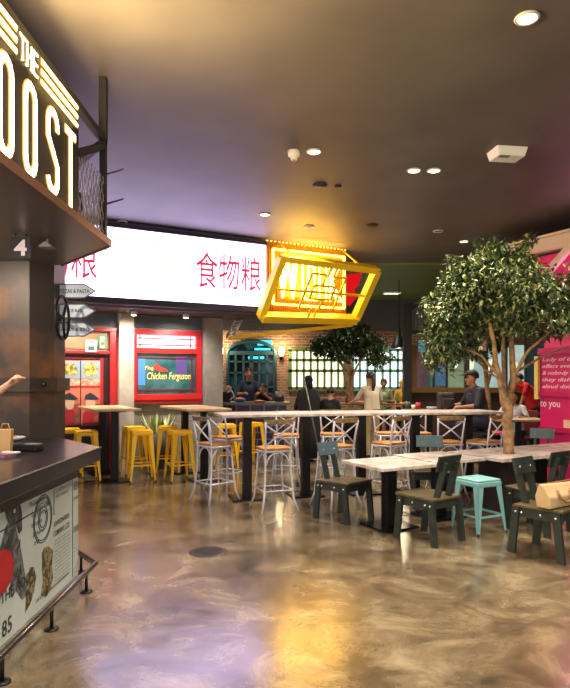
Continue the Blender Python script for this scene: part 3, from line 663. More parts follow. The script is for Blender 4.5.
# canopy and sign
root = empty('roost_sign', (-1.9, 3.6, 2.73)); tag(root, 'dark canopy box with glowing THE ROOST letters hanging over the counter', 'sign')
olive = M_('dark_olive_steel', (52, 46, 38), .45, .3)
cp = [(-1.49, 2.0), (-1.49, 5.08), (-2.22, 5.95), (-4.0, 5.95), (-4.0, 2.0)]
m = MB(); m.prism([V((x, y, 2.73)) for x, y in cp], (0, 0, .03)); m.build('soffit', M_('soffit_bronze', (104, 96, 90), .35, .3), root, w=True)
m = MB(); m.beam((-1.48, 2.0, 2.75), (-1.48, 5.09, 2.75), .02, .06); m.beam((-1.48, 5.09, 2.75), (-2.22, 5.97, 2.75), .02, .06); m.build('lip', M_('copper_lip', (128, 92, 70), .35, .6), root, w=True)
m = MB(); m.prism([(-1.53, 2.0, 2.76), (-1.53, 4.36, 2.76), (-1.53, 4.36, 3.6), (-1.53, 2.0, 3.6)], (.03, 0, 0)); m.build('sign_face', olive, root, w=True)
m = MB()
for a, b in (((-1.52, 2.0, 3.6), (-1.52, 5.05, 3.6)), ((-1.52, 5.05, 3.6), (-2.2, 5.9, 3.6)), ((-1.52, 5.02, 2.76), (-1.52, 5.02, 3.62)), ((-2.2, 5.9, 2.76), (-2.2, 5.9, 3.6)), ((-1.52, 4.38, 3.25), (-1.52, 5.02, 3.55))): m.beam(a, b, .05, .05)
m.build('cage_frame', blk, root, w=True)
for z in (3.09, 3.34): m = MB(); m.beam((-1.5, 5.04, z - .02), (-1.36, 5.06, z + .03), .01, .012); m.build('bracket_rod', blk, root, w=True)
m = MB(); m.beam((-1.52, 5.02, 3.6), (-1.52, 5.02, CEIL), .06, .06); m.build('hanger_post', blk, root, w=True)
def latt(fn, U, Z0, Z1, st, mb):
    k = -int((Z1 - Z0) / st) - 1
    while k * st < U:
        u0 = k * st
        for sgn in (1, -1):
            a = (u0, Z0) if sgn > 0 else (u0, Z1); L = Z1 - Z0
            p = [a[0], a[1]]; q = [a[0] + L * .5, Z1 if sgn > 0 else Z0]
            def cl(p, q):
                (x0, z0), (x1, z1) = p, q; t0, t1 = 0.0, 1.0
                if x1 == x0: return None
                ta = (0 - x0) / (x1 - x0); tb = (U - x0) / (x1 - x0); lo, hi = min(ta, tb), max(ta, tb)
                t0 = max(t0, lo); t1 = min(t1, hi)
                if t0 >= t1: return None
                return (x0 + (x1 - x0) * t0, z0 + (z1 - z0) * t0), (x0 + (x1 - x0) * t1, z0 + (z1 - z0) * t1)
            r_ = cl(p, q)
            if r_: mb.beam(fn(*r_[0]), fn(*r_[1]), .005, .007)
        k += 1
m = MB(); latt(lambda u, z: V((-1.51, 4.37 + u, z)), .64, 2.78, 3.28, .075, m)
dd = (V((-2.2, 5.9, 0)) - V((-1.52, 5.05, 0))); dl = dd.length; dd.normalize(); latt(lambda u, z: V((-1.52, 5.05, z)) + dd * u, dl, 2.78, 3.28, .075, m)
m.build('wire_mesh', M_('pale_wire', (190, 184, 192), .4, .5), root, w=True)
m = MB(); m.box((-1.62, 4.62, 2.98), (.06, .2, .14)); m.build('junction_box', black, root, w=True)
core = M_('letter_core', (255, 246, 220), .4, emit=2.3, ec=(255, 238, 205)); rimm = M_('letter_rim', (200, 140, 50), .4, emit=.75, ec=(255, 190, 70))
def sf(u, v, d): return V((-1.499 + d, u, v))
def arcp(cx, cz, rx, rz, a0, a1, n=8): return [(cx + rx * math.cos(R(a0 + (a1 - a0) * i / n)), cz + rz * math.sin(R(a0 + (a1 - a0) * i / n))) for i in range(n + 1)]
z0, z1 = 2.83, 3.30; rw = .062
def O(y0, y1): return (arcp((y0 + y1) / 2, z1 - rw, (y1 - y0) / 2, rw + .02, 0, 180) + arcp((y0 + y1) / 2, z0 + rw, (y1 - y0) / 2, rw + .02, 180, 360), True)
def Sx(y0, y1):
    c = (y0 + y1) / 2; r = (y1 - y0) / 2; zm = (z0 + z1) / 2
    return (arcp(c, z1 - rw, r, rw + .02, -10, 180) + [(y0, zm + .08), (c, zm), (y1, zm - .08)] + arcp(c, z0 + rw, r, rw + .02, 0, -170), False)
Ls = [[([(2.82, z0 - .02), (2.82, z1 + .02), (2.93, z1 + .02), (2.97, z1 - .03), (2.97, z1 - .17), (2.93, z1 - .22), (2.82, z1 - .22)], False), ([(2.9, z1 - .22), (2.98, z0 - .02)], False)],
      [O(3.14, 3.28)], [O(3.455, 3.59)], [Sx(3.785, 3.94)], [([(4.09, z1 + .01), (4.27, z1 + .01)], False), ([(4.18, z1), (4.18, z0 - .03)], False)]]
for L in Ls:
    m = MB()
    for p, cl in L: stroke(m, sf, p, .046, .005, .009, cl)
    lo_ = m.build('sign_letter', core, root, w=True)
    m = MB()
    for p, cl in L: stroke(m, sf, p, .064, 0, .005, cl)
    m.build('letter_rim', rimm, lo_, w=True)
for (y0, y1) in ((2.1, 3.34), (3.69, 4.32)):
    for z in (3.425, 3.49, 3.555):
        m = MB(); stroke(m, sf, [(y0, z), (y1, z)], .022, .004, .008); s_ = m.build('light_strip', core, root, w=True)
        m = MB(); stroke(m, sf, [(y0, z), (y1, z)], .038, 0, .004); m.build('strip_rim', rimm, s_, w=True)
m = MB()
def st(p): stroke(m, sf, p, .013, .001, .004)
st([(3.39, 3.555), (3.465, 3.555)]); st([(3.427, 3.555), (3.427, 3.425)]); st([(3.485, 3.56), (3.485, 3.42)]); st([(3.545, 3.56), (3.545, 3.42)]); st([(3.485, 3.49), (3.545, 3.49)])
st([(3.575, 3.56), (3.575, 3.42)]); [st([(3.575, z), (3.635, z)]) for z in (3.555, 3.49, 3.425)]
m.build('small_lettering', core, root, w=True)
m = MB(); m.box((-2.06, 4.68, 2.625), (.15, .015, .17)); o = m.build('number_plate', M_('plate_dark', (40, 34, 30), .5)); tag(o, 'small dark plate with a white number 4 under the canopy', 'sign')
m = MB(); add_text(m, '4', (-2.11, 4.67, 2.56), V((1, 0, 0)), UZ, .125, .1, bold=.03); m.build('white_number', wt, o, w=True)
m = MB(); m.tube([(-2.1, 4.68, 2.7), (-2.1, 4.68, 2.735)], .006); m.tube([(-2.02, 4.68, 2.7), (-2.02, 4.68, 2.735)], .006); m.build('hanger', dark_metal, o, w=True)
root = empty('spot_lamp', (-1.92, 4.8, 2.64)); tag(root, 'small triangular spot lamp fixed under the kiosk canopy', 'lamp')
m = MB(); m.prism([(-1.98, 4.8, 2.66), (-1.86, 4.8, 2.66), (-1.92, 4.8, 2.705)], (0, .1, 0)); m.tube([(-1.92, 4.85, 2.69), (-1.92, 4.85, 2.735)], .01); m.build('lamp_head', M_('lamp_grey', (150, 144, 138), .4), root, w=True)

for k, (x, y, lab) in enumerate(((-2.0, 3.1, 'added fill lamp out of view under the kiosk canopy above the near end of the counter'), (-2.8, 4.7, 'added fill lamp out of view under the kiosk canopy in front of the rusty column'))):  # lamps added out of view to brighten the column and arrow signs
    rt = empty('canopy_fill_lamp', (x, y, 2.7)); tag(rt, lab, 'lamp', 'added fill lamps under the kiosk canopy')
    m = MB(); m.lathe((0, 0, 0), [(.05, 0), (.055, .028)], 16); m.build('housing', M_('lamp_grey', (150, 144, 138), .4), rt)
    m = MB(); m.lathe((0, 0, -.004), [(.04, 0), (.04, .004)], 14); m.build('lamp_disc', M_('canopy_fill_disc', (255, 240, 210), .4, emit=3), rt)
    L = bpy.data.lights.new('added_glow_beam', 'SPOT'); L.energy = 75; L.color = (1, .84, .68); L.spot_size = R(168); L.spot_blend = .5; L.shadow_soft_size = .05
    lo = bpy.data.objects.new('beam', L); COL.objects.link(lo); lo.parent = rt; lo.location = (0, 0, -.03); lo.rotation_euler = (R(20), 0, 0)
# things on the counter
def dish(x, y, z, r=.1): 
    root = empty('plate', (x, y, z)); m = MB(); m.lathe((0, 0, 0), [(r * .5, 0), (r * .6, .006), (r, .03), (r * .97, .034), (r * .55, .012)], 20); m.build('dish', M_('china_white', (236, 232, 228), .3), root)
    m = MB(); m.ball((0, 0, .022), (r * .5, r * .4, .02), 8); m.build('food', M_('red_food', (200, 50, 60), .5, c2=(230, 170, 120), nscale=20), root); return root
tag(dish(-2.44, 5.35, 1.05, .12), 'white plate of red food on the dark kiosk counter', 'plate')
root = empty('card_machine', (-1.98, 4.62, 1.05), R(-15)); tag(root, 'black payment machine lying on the kiosk counter', 'payment machine')
m = MB(); m.box((0, 0, .025), (.22, .09, .05)); m.build('body', black, root, bevel=.01); m = MB(); m.box((.05, 0, .053), (.1, .07, .006)); m.build('screen', M_('screen_grey', (150, 150, 160), .2), root)
root = empty('menu_block', (-1.98, 4.28, 1.05), R(-20)); tag(root, 'purple tray with two white cards on the counter beside the payment machine', 'tray')
m = MB(); m.box((-.05, -.03, .012), (.24, .13, .024)); m.build('tray', M_('plum_tray', (92, 44, 70), .5, c2=(150, 110, 130), nscale=25), root)
for k in (0, 1): m = MB(); m.box((-.01 + k * .07, .01, .028), (.055, .05, .008)); m.build('white_card', M_('card_white', (232, 228, 222), .5), root)
root = empty('paper_bag', (-2.06, 4.42, 1.05), R(10)); tag(root, 'brown kraft paper bag at the left edge of the kiosk counter', 'bag')
m = MB(); m.box((0, 0, .09), (.1, .08, .18), taper=.8); m.build('bag_body', M_('kraft', (196, 156, 104), .7), root); m = MB(); m.tube([(-.03, 0, .18), (-.02, 0, .22), (.02, 0, .22), (.03, 0, .18)], .004); m.build('handle', M_('kraft', (0, 0, 0)), root)

# ------------------------------------------------------------------ furniture prototypes
def make_xstool():
    root = empty('bar_stool'); tag(root, 'x', 'stool')
    m = MB(); pts = []
    hw = .185
    prof = [(-hw, -hw * .9), (hw, -hw * .9), (hw * 1.05, hw * .6), (hw * .7, hw), (-hw * .7, hw), (-hw * 1.05, hw * .6)]
    m.prism([V((x, y, .735)) for x, y in prof], (0, 0, .03)); m.build('seat', wood_seat, root, bevel=.006)
    m = MB(); m.tube([V((x * .97, y * .97, .722)) for x, y in prof], .013, 6, closed=True); m.build('seat_frame', white_metal, root)
    for sx in (-1, 1):
        m = MB(); m.tube([(sx * .15, .15, .73), (sx * .165, .165, .45), (sx * .19, .19, .15), (sx * .235, .235, .0)], .0125); m.build('leg', white_metal, root)
        m = MB(); m.tube([(sx * .18, -.235, 1.085), (sx * .172, -.2, .93), (sx * .158, -.165, .73), (sx * .165, -.17, .45), (sx * .19, -.2, .15), (sx * .235, -.25, 0)], .0125); m.build('leg', white_metal, root)
        m = MB(); m.tube([(sx * -.158, -.18, .8), (0, -.215, .93), (sx * .175, -.228, 1.05)], .01); m.build('cross_brace', white_metal, root)
    m = MB()
    for i in range(7):
        pass
    m.prism([V((-.19 + .38 * i / 8, -.235 - .03 * math.sin(math.pi * i / 8), 1.06)) for i in range(9)] + [V((.19 - .38 * i / 8, -.21 - .03 * math.sin(math.pi * (8 - i) / 8), 1.06)) for i in range(9)], (0, 0, .055)); m.build('top_rail', wood_rail, root)
    for a in range(4):
        m = MB(); c, s = math.cos(a * math.pi / 2), math.sin(a * math.pi / 2); pts = []
        for i in range(9):
            t = math.pi * i / 8; x = -.145 * math.cos(t); z = .56 + .15 * math.sin(t); y = .16; pts.append((x * c - y * s, x * s + y * c, z))
        m.tube(pts, .009); m.build('arch_brace', white_metal, root)
    m = MB(); m.tube([(-.185, -.19, .25), (.185, -.19, .25), (.185, .185, .25), (-.185, .185, .25)], .0105, 8, closed=True); m.build('foot_ring', white_metal, root)
    return root
def make_tolix(col, H, name, spread=.2, sw=.155):
    root = empty(name); tag(root, 'x', 'stool')
    m = MB(); m.box((0, 0, H - .012), (sw * 2, sw * 2, .024)); m.box((0, 0, H - .05), (sw * 2 + .012, sw * 2 + .012, .055)); m.build('seat', col, root, bevel=.012)
    for sx in (-1, 1):
        for sy in (-1, 1):
            m = MB(); t = .006; a = .078
            top = V((sx * sw, sy * sw, H - .03)); bot = V((sx * spread, sy * spread, 0))
            # two tapering flanges of a folded sheet leg
            m.add([top, top - V((sx * a, 0, 0)), bot - V((sx * .022, 0, 0)), bot, top + V((0, -sy * t, 0)), top - V((sx * a, sy * t, 0)), bot - V((sx * .022, sy * t, 0)), bot + V((0, -sy * t, 0))],
                  [[0, 1, 2, 3], [7, 6, 5, 4], [0, 4, 5, 1], [1, 5, 6, 2], [2, 6, 7, 3], [3, 7, 4, 0]])
            m.add([top, top - V((0, sy * a, 0)), bot - V((0, sy * .022, 0)), bot, top + V((-sx * t, 0, 0)), top - V((sx * t, sy * a, 0)), bot - V((sx * t, sy * .022, 0)), bot + V((-sx * t, 0, 0))],
                  [[0, 1, 2, 3], [7, 6, 5, 4], [0, 4, 5, 1], [1, 5, 6, 2], [2, 6, 7, 3], [3, 7, 4, 0]])
            lg = m.build('leg', col, root)
            m = MB(); m.lathe((sx * (spread - .008), sy * (spread - .008), 0), [(.014, 0), (.016, .02), (.012, .03)], 8); m.build('rubber_foot', black, lg)
    zz_ = H * .33; k = sw + (spread - sw) * (1 - zz_ / H) - .01
    m = MB()
    for a, b in (((-k, -k), (k, -k)), ((k, -k), (k, k)), ((k, k), (-k, k)), ((-k, k), (-k, -k))): m.beam((*a, zz_), (*b, zz_), .006, .022)
    m.build('foot_brace', col, root)
    return root
def make_chair(back_mat):
    root = empty('low_chair'); tag(root, 'x', 'chair')
    W = .19
    m = MB(); m.prism([(-W - .03, -.22, .425), (W + .03, -.22, .425), (W + .03, .25, .435), (-W - .03, .25, .435)], (0, 0, .024)); m.build('seat', M_('seat_olive_wood', (98, 82, 54), .35, c2=(66, 60, 42), nscale=8), root, bevel=.004)
    for sx in (-1, 1):
        m = MB(); m.box((sx * W, .01, .385), (.03, .46, .085)); rl = m.build('side_rail', greenblack, root)
        m = MB()
        for y in (-.19, -.13, .04, .19): m.lathe((sx * (W + .035 if abs(y) > .1 else W + .015), y, .385), [(.011, 0), (.011, .006), (.006, .009)], 10, axis=(sx, 0, 0))
        m.build('bolt', bolt_m, rl)
        for sy, yb in ((1, .235), (-1, -.235)):
            m = MB(); m.beam((sx * (W + .022), .19 * sy, .43), (sx * (W + .022), yb, .0), .03, .07, (0, 1, 0)); m.build('leg', greenblack, root)
        m = MB(); m.beam((sx * .09, -.14, .36), (sx * .09, -.265, .8), .03, .06, (0, 1, 0)); m.build('back_post', greenblack, root)
    m = MB(); m.box((0, .2, .385), (2 * W, .03, .07)); m.box((0, -.19, .385), (2 * W, .03, .07)); m.build('apron', greenblack, root)
    m = MB(); m.box((0, -.236, .785), (.34, .022, .155), rx=R(16)); bk = m.build('backrest', back_mat, root, bevel=.004)
    m = MB()
    for sx in (-1, 1): m.lathe((sx * .09, -.227, .775), [(.009, 0), (.009, .008)], 8, axis=(0, .96, .28))
    m.build('bolt', bolt_m, bk)
    return root
def make_table(h, w, d, topm, base, pw=.1, two=False, edge=.035):
    root = empty('x'); tag(root, 'x', 'table')
    m = MB(); m.box((0, 0, h - edge / 2), (w, d, edge)); m.build('tabletop', topm, root, bevel=.004)
    ys = (-d * .31, d * .31) if two else (0,)
    for y in ys:
        m = MB(); m.box((0, y, (h - edge) / 2), (pw, pw, h - edge)); m.build('post', dark_metal, root)
        m = MB(); m.box((0, y, .012), (base, base, .02)); m.build('base_plate', M_('base_plate_metal', (30, 28, 26), .25, .7), root, bevel=.004)
        m = MB(); m.box((0, y, h - edge - .01), (.3, .3, .02)); m.build('mount_plate', dark_metal, root)
    return root

# tables
T = make_table(1.14, .7, 1.5, woodtop, .42, .1, True); T.name = 'high_table'
place(T, False, (-2.89, 9.8, 0), ANG, 'long pale wood high table on two black posts nearest the kiosk column', 'wooden high tables by the shop front')
place(T, True, (-1.5, 9.9, 0), ANG, 'long pale wood high table under the red framed window', 'wooden high tables by the shop front')
T = make_table(1.14, .8, .72, marble, .45, .11); T.name = 'marble_high_table'
ta = math.atan2(.2, .77)
hl = ['leftmost white marble high table, standing behind the front left cross-back stools', 'white marble high table right of the leftmost one', 'white marble high table at the middle of the row', 'white marble high table with post beside the dark partition post', 'rightmost white marble high table in front of the man in a cap']
for i, (x, y) in enumerate(((-.51, 8.07), (.28, 8.28), (1.07, 8.45), (1.86, 8.6), (2.65, 8.72))):
    o = place(T, i > 0, (x, y, 0), ta, hl[i], 'white marble high tables in a row')
T = make_table(.70, .74, .74, marble, .46, .12); T.name = 'low_table'
place(T, False, (1.13, 6.52, 0), ANG, 'front pale low square table between two dark low chairs', 'pale low tables'); place(T, True, (1.79, 7.0, 0), ANG, 'pale low square table behind the right front chair, next to the planter', 'pale low tables')
place(T, True, (3.28, 7.72, 0), ANG, 'pale low square table to the right of the tree planter', 'pale low tables'); place(T, True, (3.98, 8.1, 0), ANG, 'pale low square table against the magenta stall', 'pale low tables')

# cross-back stools
S_ = make_xstool()
sp = [(-.92, 7.9, -49, 'white metal cross-back bar stool at the left front of the marble row'), (-.14, 7.4, 20, 'nearest white cross-back bar stool, centre left, back to the camera'),
      (-.84, 8.78, -40, 'white cross-back bar stool behind the left front stool'), (.02, 9.15, 175, 'white cross-back bar stool on the far side of the leftmost marble table'),
      (.64, 7.62, 30, 'white cross-back bar stool right behind the front left dark low chair'), (.74, 9.3, 180, 'white cross-back bar stool across the table near the woman in black'),
      (1.38, 8.0, 40, 'white cross-back bar stool in the middle of the row, seat turned left'), (1.62, 9.45, 185, 'white cross-back bar stool across the table in front of the ponytailed person'),
      (2.17, 8.12, 5, 'white cross-back bar stool behind the slate backed chair'), (2.08, 9.4, 180, 'white cross-back bar stool across the table under the grey backpack'),
      (2.72, 8.22, 38, 'white cross-back bar stool at the right end by the tree trunk')]
for i, (x, y, a, lab) in enumerate(sp): place(S_, i > 0, (x, y, 0), R(a), lab, 'white cross-back bar stools')
# yellow stools
S_ = make_tolix(yellow, .80, 'yellow_stool')
sp = [(-2.25, 9.42, 20, 'yellow metal stool in front, right of the first wooden table post'), (-2.0, 10.25, 10, 'yellow metal stool in front of the spiky potted plant'), (-1.66, 9.45, 28, 'yellow metal stool left of the white cross-back stools'),
      (-2.55, 10.15, 30, 'yellow metal stool just behind the first wooden table post'), (-3.1, 9.35, 26, 'yellow metal stool under the left end of the first wooden table'), (-3.5, 9.75, 24, 'yellow metal stool by the steel column, partly hidden'),
      (-1.05, 10.7, 15, 'yellow metal stool seen through the leftmost cross-back stools'), (-.62, 11.1, 40, 'yellow metal stool far back before the purple tiled counter')]
for i, (x, y, a, lab) in enumerate(sp): place(S_, i > 0, (x, y, 0), R(a), lab, 'yellow metal bar stools')
S_ = make_tolix(teal, .56, 'low_stool', .2, .16); place(S_, False, (2.04, 6.33, 0), R(27), 'pale teal metal low stool between the dark chairs in front of the planter', None)
# low chairs
CA = make_chair(slate); CB = make_chair(greenblack)
ca = [(.67, 6.88, -136, 'dark low chair with slate blue backrest left of the front low table'), (3.72, 8.75, 150, 'low chair with slate backrest in front of the magenta stall'), (1.85, 7.62, 170, 'low chair with slate backrest behind the second low table')]
for i, (x, y, a, lab) in enumerate(ca): place(CA, i > 0, (x, y, 0), R(a), lab, 'slate backed low chairs')
cb = [(1.44, 6.0, 38, 'dark green low chair at the front, turned away beside the teal stool'), (2.41, 5.5, -142, 'dark green low chair with a beige handbag on its seat'), (2.68, 6.35, 35, 'dark green low chair behind the handbag chair, turned away')]
for i, (x, y, a, lab) in enumerate(cb): place(CB, i > 0, (x, y, 0), R(a), lab, 'dark green low chairs')
for o in list(bpy.data.objects):
    pass
# handbag on the front right chair
root = empty('handbag', (2.43, 5.38, .462), R(34)); root.scale = (1.15, 1.15, 1.15); tag(root, 'beige canvas handbag with brown handle lying on the dark chair seat', 'bag')
m = MB(); bag = M_('beige_canvas', (206, 178, 134), .7, c2=(188, 158, 112), nscale=6, bump=.2)
m.add([V(p) for p in ((-.17, -.06, 0), (.17, -.06, 0), (.17, .06, 0), (-.17, .06, 0), (-.19, -.07, .09), (.2, -.07, .09), (.2, .06, .09), (-.19, .06, .09), (-.21, -.015, .19), (.22, -.015, .175), (.22, .015, .175), (-.21, .015, .19))],
      [[3, 2, 1, 0], [0, 1, 5, 4], [1, 2, 6, 5], [2, 3, 7, 6], [3, 0, 4, 7], [4, 5, 9, 8], [5, 6, 10, 9], [6, 7, 11, 10], [7, 4, 8, 11], [8, 9, 10, 11]])
m.build('bag_body', bag, root, bevel=.012)
m = MB(); m.tube([(-.08, -.06, .14), (-.07, -.085, .08), (-.02, -.095, .045), (.04, -.095, .05), (.08, -.085, .09), (.09, -.06, .14)], .009); m.build('handle', M_('brown_leather', (140, 96, 62), .5), root)
m = MB(); m.box((0, 0, .184), (.4, .012, .012)); m.build('zip', M_('brown_leather', (0, 0, 0)), root)

# planter table with tree
root = empty('tree_planter', (2.6, 7.28, 0), ANG); tag(root, 'square planter box with pale marble rim under the large tree', 'planter')
m = MB(); m.box((.08, -.04, .33), (.46, .46, .66)); m.build('planter_box', M_('planter_dark', (40, 32, 30), .5), root)
for k, (c_, d_) in enumerate((((0, -.29, .685), (.86, .28, .035)), ((0, .29, .685), (.86, .28, .035)), ((-.29, 0, .685), (.28, .3, .035)), ((.29, 0, .685), (.28, .3, .035)))):
    m = MB(); m.box(c_, d_); m.build('rim_slab', marble, root)
m = MB(); m.box((0, 0, .675), (.3, .3, .03)); m.build('gravel', M_('white_gravel', (220, 212, 204), .8, c2=(150, 140, 130), nscale=60, bump=.5), root)

bark = M_('tree_bark', (186, 146, 104), .8, c2=(130, 102, 74), nscale=14, bump=.4)
def leaf(mb, p, d, n, L, W):
    d = d.normalized(); s = d.cross(n)
    if s.length < 1e-3: s = d.orthogonal()
    s.normalize(); n2 = s.cross(d)
    a = p; t = p + d * L - n2 * L * .12; m1 = p + d * L * .45 + s * W / 2 + n2 * W * .15; m2 = p + d * L * .45 - s * W / 2 + n2 * W * .15; c_ = p + d * L * .5
    mb.add([a, m1, t, m2, c_], [[0, 4, 1], [1, 4, 2], [0, 3, 4], [4, 3, 2]])
def tree(root, base, limbs, blobs, nleaf, L, W, lm, branch_r):
    nodes = []
    for pts, r0, r1, nm in limbs:
        P = [V(p) for p in pts]; n = 10; out = []
        for i in range(n + 1):
            t = i / n * (len(P) - 1); k = min(int(t), len(P) - 2); q = P[k].lerp(P[k + 1], t - k)
            if 0 < i < n: q = q + V((random.uniform(-1, 1), random.uniform(-1, 1), 0)) * r0 * .22
            out.append(q)
        m = MB(); m.tube(out, [r0 + (r1 - r0) * i / n for i in range(n + 1)], 8); m.build(nm, bark, root, w=True); nodes += out[4:]
    m = MB(); twigs = MB(); tot = sum(b[3] * b[4] * b[4] for b in [(b[0], b[1], b[2], b[3], b[4]) for b in blobs])
    for b in blobs:
        c_ = V(b[:3]); rx, rz = b[3], b[4]; n = int(nleaf * (rx * rz * rz if False else rx * rz * rz) / tot)
        near = min(nodes, key=lambda q: (q - c_).length)
        tw = []
        for k in range(max(6, n // 45)):
            v = V((random.gauss(0, 1), random.gauss(0, 1), random.gauss(0, 1))).normalized() * random.uniform(.35, 1) ** .6
            tip = c_ + V((v.x * rx, v.y * rx, v.z * rz)); st_ = min(nodes, key=lambda q: (q - tip).length) if random.random() < .6 else near
            mid = st_.lerp(tip, .55) + V((0, 0, random.uniform(-.02, .06)))
            twigs.tube([st_, mid, tip], [branch_r, branch_r * .7, branch_r * .3], 5, cap=False); tw.append((st_, mid, tip))
        for k in range(n):
            s_, mid, tip = random.choice(tw); t = random.uniform(.15, 1.05)
            p = mid.lerp(tip, t) + V((random.gauss(0, 1), random.gauss(0, 1), random.gauss(0, 1))) * rx * .17
            q = p - c_
            if (q.x / rx) ** 2 + (q.y / rx) ** 2 + (q.z / rz) ** 2 > 1.35: continue
            d = V((random.uniform(-1, 1), random.uniform(-1, 1), random.uniform(-1.0, .35)))
            n_ = V((random.uniform(-.6, .6), random.uniform(-.6, .6), 1))
            leaf(m, p, d, n_, L * random.uniform(.7, 1.25), W * random.uniform(.7, 1.2))
    twigs.build('twigs', bark, root, w=True); m.build('foliage', lm, root, w=True)
TB = V((2.72, 7.3, .66))
root = empty('fig_tree', TB); tag(root, 'large leafy indoor tree with forked pale trunk growing from the planter table', 'tree')
def tp(px, py, Y): return V(((px - CX) / F * Y, Y, CH - (py - HY) / F * Y))
random.seed(5)
limbs = [([TB, tp(508, 425, 7.32), tp(507, 405, 7.3), tp(505, 398, 7.3)], .068, .058, 'trunk'),
         ([tp(506, 410, 7.3), tp(499, 380, 7.25), tp(494, 345, 7.2), tp(488, 310, 7.2)], .045, .02, 'branch'),
         ([tp(508, 408, 7.35), tp(513, 375, 7.4), tp(512, 340, 7.5), tp(516, 290, 7.5)], .05, .025, 'branch'),
         ([tp(505, 405, 7.3), tp(503, 370, 7.45), tp(504, 330, 7.55), tp(500, 280, 7.55)], .032, .015, 'branch'),
         ([tp(513, 378, 7.4), tp(527, 352, 7.3), tp(545, 336, 7.2), tp(566, 318, 7.2)], .025, .01, 'branch'),
         ([tp(516, 372, 7.4), tp(540, 358, 7.5), tp(580, 342, 7.6)], .02, .008, 'branch'),
         ([tp(498, 375, 7.25), tp(480, 354, 7.2), tp(450, 345, 7.1), tp(436, 338, 7.1)], .018, .007, 'branch'),
         ([tp(500, 380, 7.25), tp(486, 370, 7.6), tp(466, 350, 7.7)], .016, .007, 'branch')]
s = 7.3 / F
def bl(px, py, Y, rx, ry): p = tp(px, py, Y); return (p.x, p.y, p.z, rx * s, ry * s)
blobs = [bl(478, 285, 7.3, 34, 34), bl(505, 270, 7.4, 36, 26), bl(515, 300, 7.2, 38, 30), bl(550, 298, 7.3, 34, 26), bl(545, 320, 7.1, 30, 18), bl(455, 300, 7.3, 24, 26), bl(447, 325, 7.1, 20, 30), bl(470, 325, 7.5, 30, 22),
         bl(440, 345, 7.0, 16, 18), bl(496, 318, 7.7, 40, 24), bl(580, 300, 7.3, 28, 26), bl(430, 305, 7.4, 14, 14), bl(527, 247, 7.3, 12, 16), bl(496, 250, 7.4, 22, 16), bl(532, 240, 7.3, 10, 12), bl(474, 246, 7.3, 9, 11), bl(460, 352, 7.3, 18, 12), bl(525, 285, 6.9, 30, 30), bl(446, 362, 7.0, 14, 12), bl(475, 345, 7.5, 20, 14), bl(560, 275, 7.2, 22, 14), bl(433, 362, 6.95, 10, 13), bl(429, 335, 7.0, 9, 14), bl(452, 270, 7.4, 14, 16)]
tree(root, TB, limbs, blobs, 19000, .09, .038, leaf_mat('fig_leaf', (28, 48, 28), (70, 94, 50), (176, 184, 122)), .005)
# small tree
TB = at(349, 16.0); TB.z = 0
root = empty('small_tree', TB); tag(root, 'small dark leaved tree with slim trunks in front of the lit windows', 'tree')
m = MB(); m.lathe(TB, [(.2, 0), (.26, .45), (.24, .47)], 20); m.build('pot', dark_metal, root, w=True)
m = MB(); m.lathe(TB, [(.2, .44), (.2, .45)], 14); m.build('soil', M_('soil', (50, 38, 28), .9), root, w=True)
limbs = [([TB + V((0, 0, .4)), tp(349, 390, 16), tp(344, 370, 16), tp(336, 350, 16)], .07, .03, 'trunk'), ([TB + V((.05, 0, .4)), tp(351, 390, 16), tp(351, 365, 16), tp(352, 345, 16)], .06, .03, 'trunk'), ([tp(351, 380, 16), tp(356, 368, 15.9), tp(366, 352, 15.9)], .04, .02, 'branch')]
s = 16 / F
blobs = [bl(350, 338, 16, 24, 14), bl(328, 346, 16, 18, 11), bl(370, 344, 16, 20, 11), bl(350, 350, 15.7, 22, 10), bl(318, 354, 16, 10, 7), bl(385, 353, 16, 12, 8), bl(358, 330, 16.1, 16, 8), bl(335, 333, 16, 12, 7), bl(378, 361, 15.8, 10, 6)]
tree(root, TB, limbs, blobs, 6500, .15, .06, leaf_mat('small_tree_leaf', (20, 34, 16), (40, 58, 28), (74, 92, 50)), .008)
# darker tree behind the man in a cap
TB = at(488, 12.2); TB.z = 0
root = empty('weeping_tree', TB); tag(root, 'dark tree with thin trunk behind the man in a cap, left of the large tree', 'tree')
m = MB(); m.lathe(TB, [(.2, 0), (.26, .45), (.24, .47)], 20); m.build('pot', dark_metal, root, w=True)
limbs = [([TB + V((0, 0, .4)), tp(488, 395, 12.2), tp(486, 370, 12.2), tp(478, 345, 12.2)], .06, .03, 'trunk'), ([tp(487, 385, 12.2), tp(493, 365, 12.2), tp(498, 340, 12.2)], .04, .02, 'branch')]
s = 12.2 / F
blobs = [bl(472, 338, 12.2, 20, 16), bl(455, 346, 12.2, 16, 14), bl(495, 335, 12.3, 18, 16), bl(440, 352, 12.1, 13, 14), bl(480, 350, 12.0, 14, 9)]
tree(root, TB, limbs, blobs, 4500, .13, .05, leaf_mat('weeping_leaf', (22, 40, 20), (44, 68, 34), (90, 110, 60)), .007)
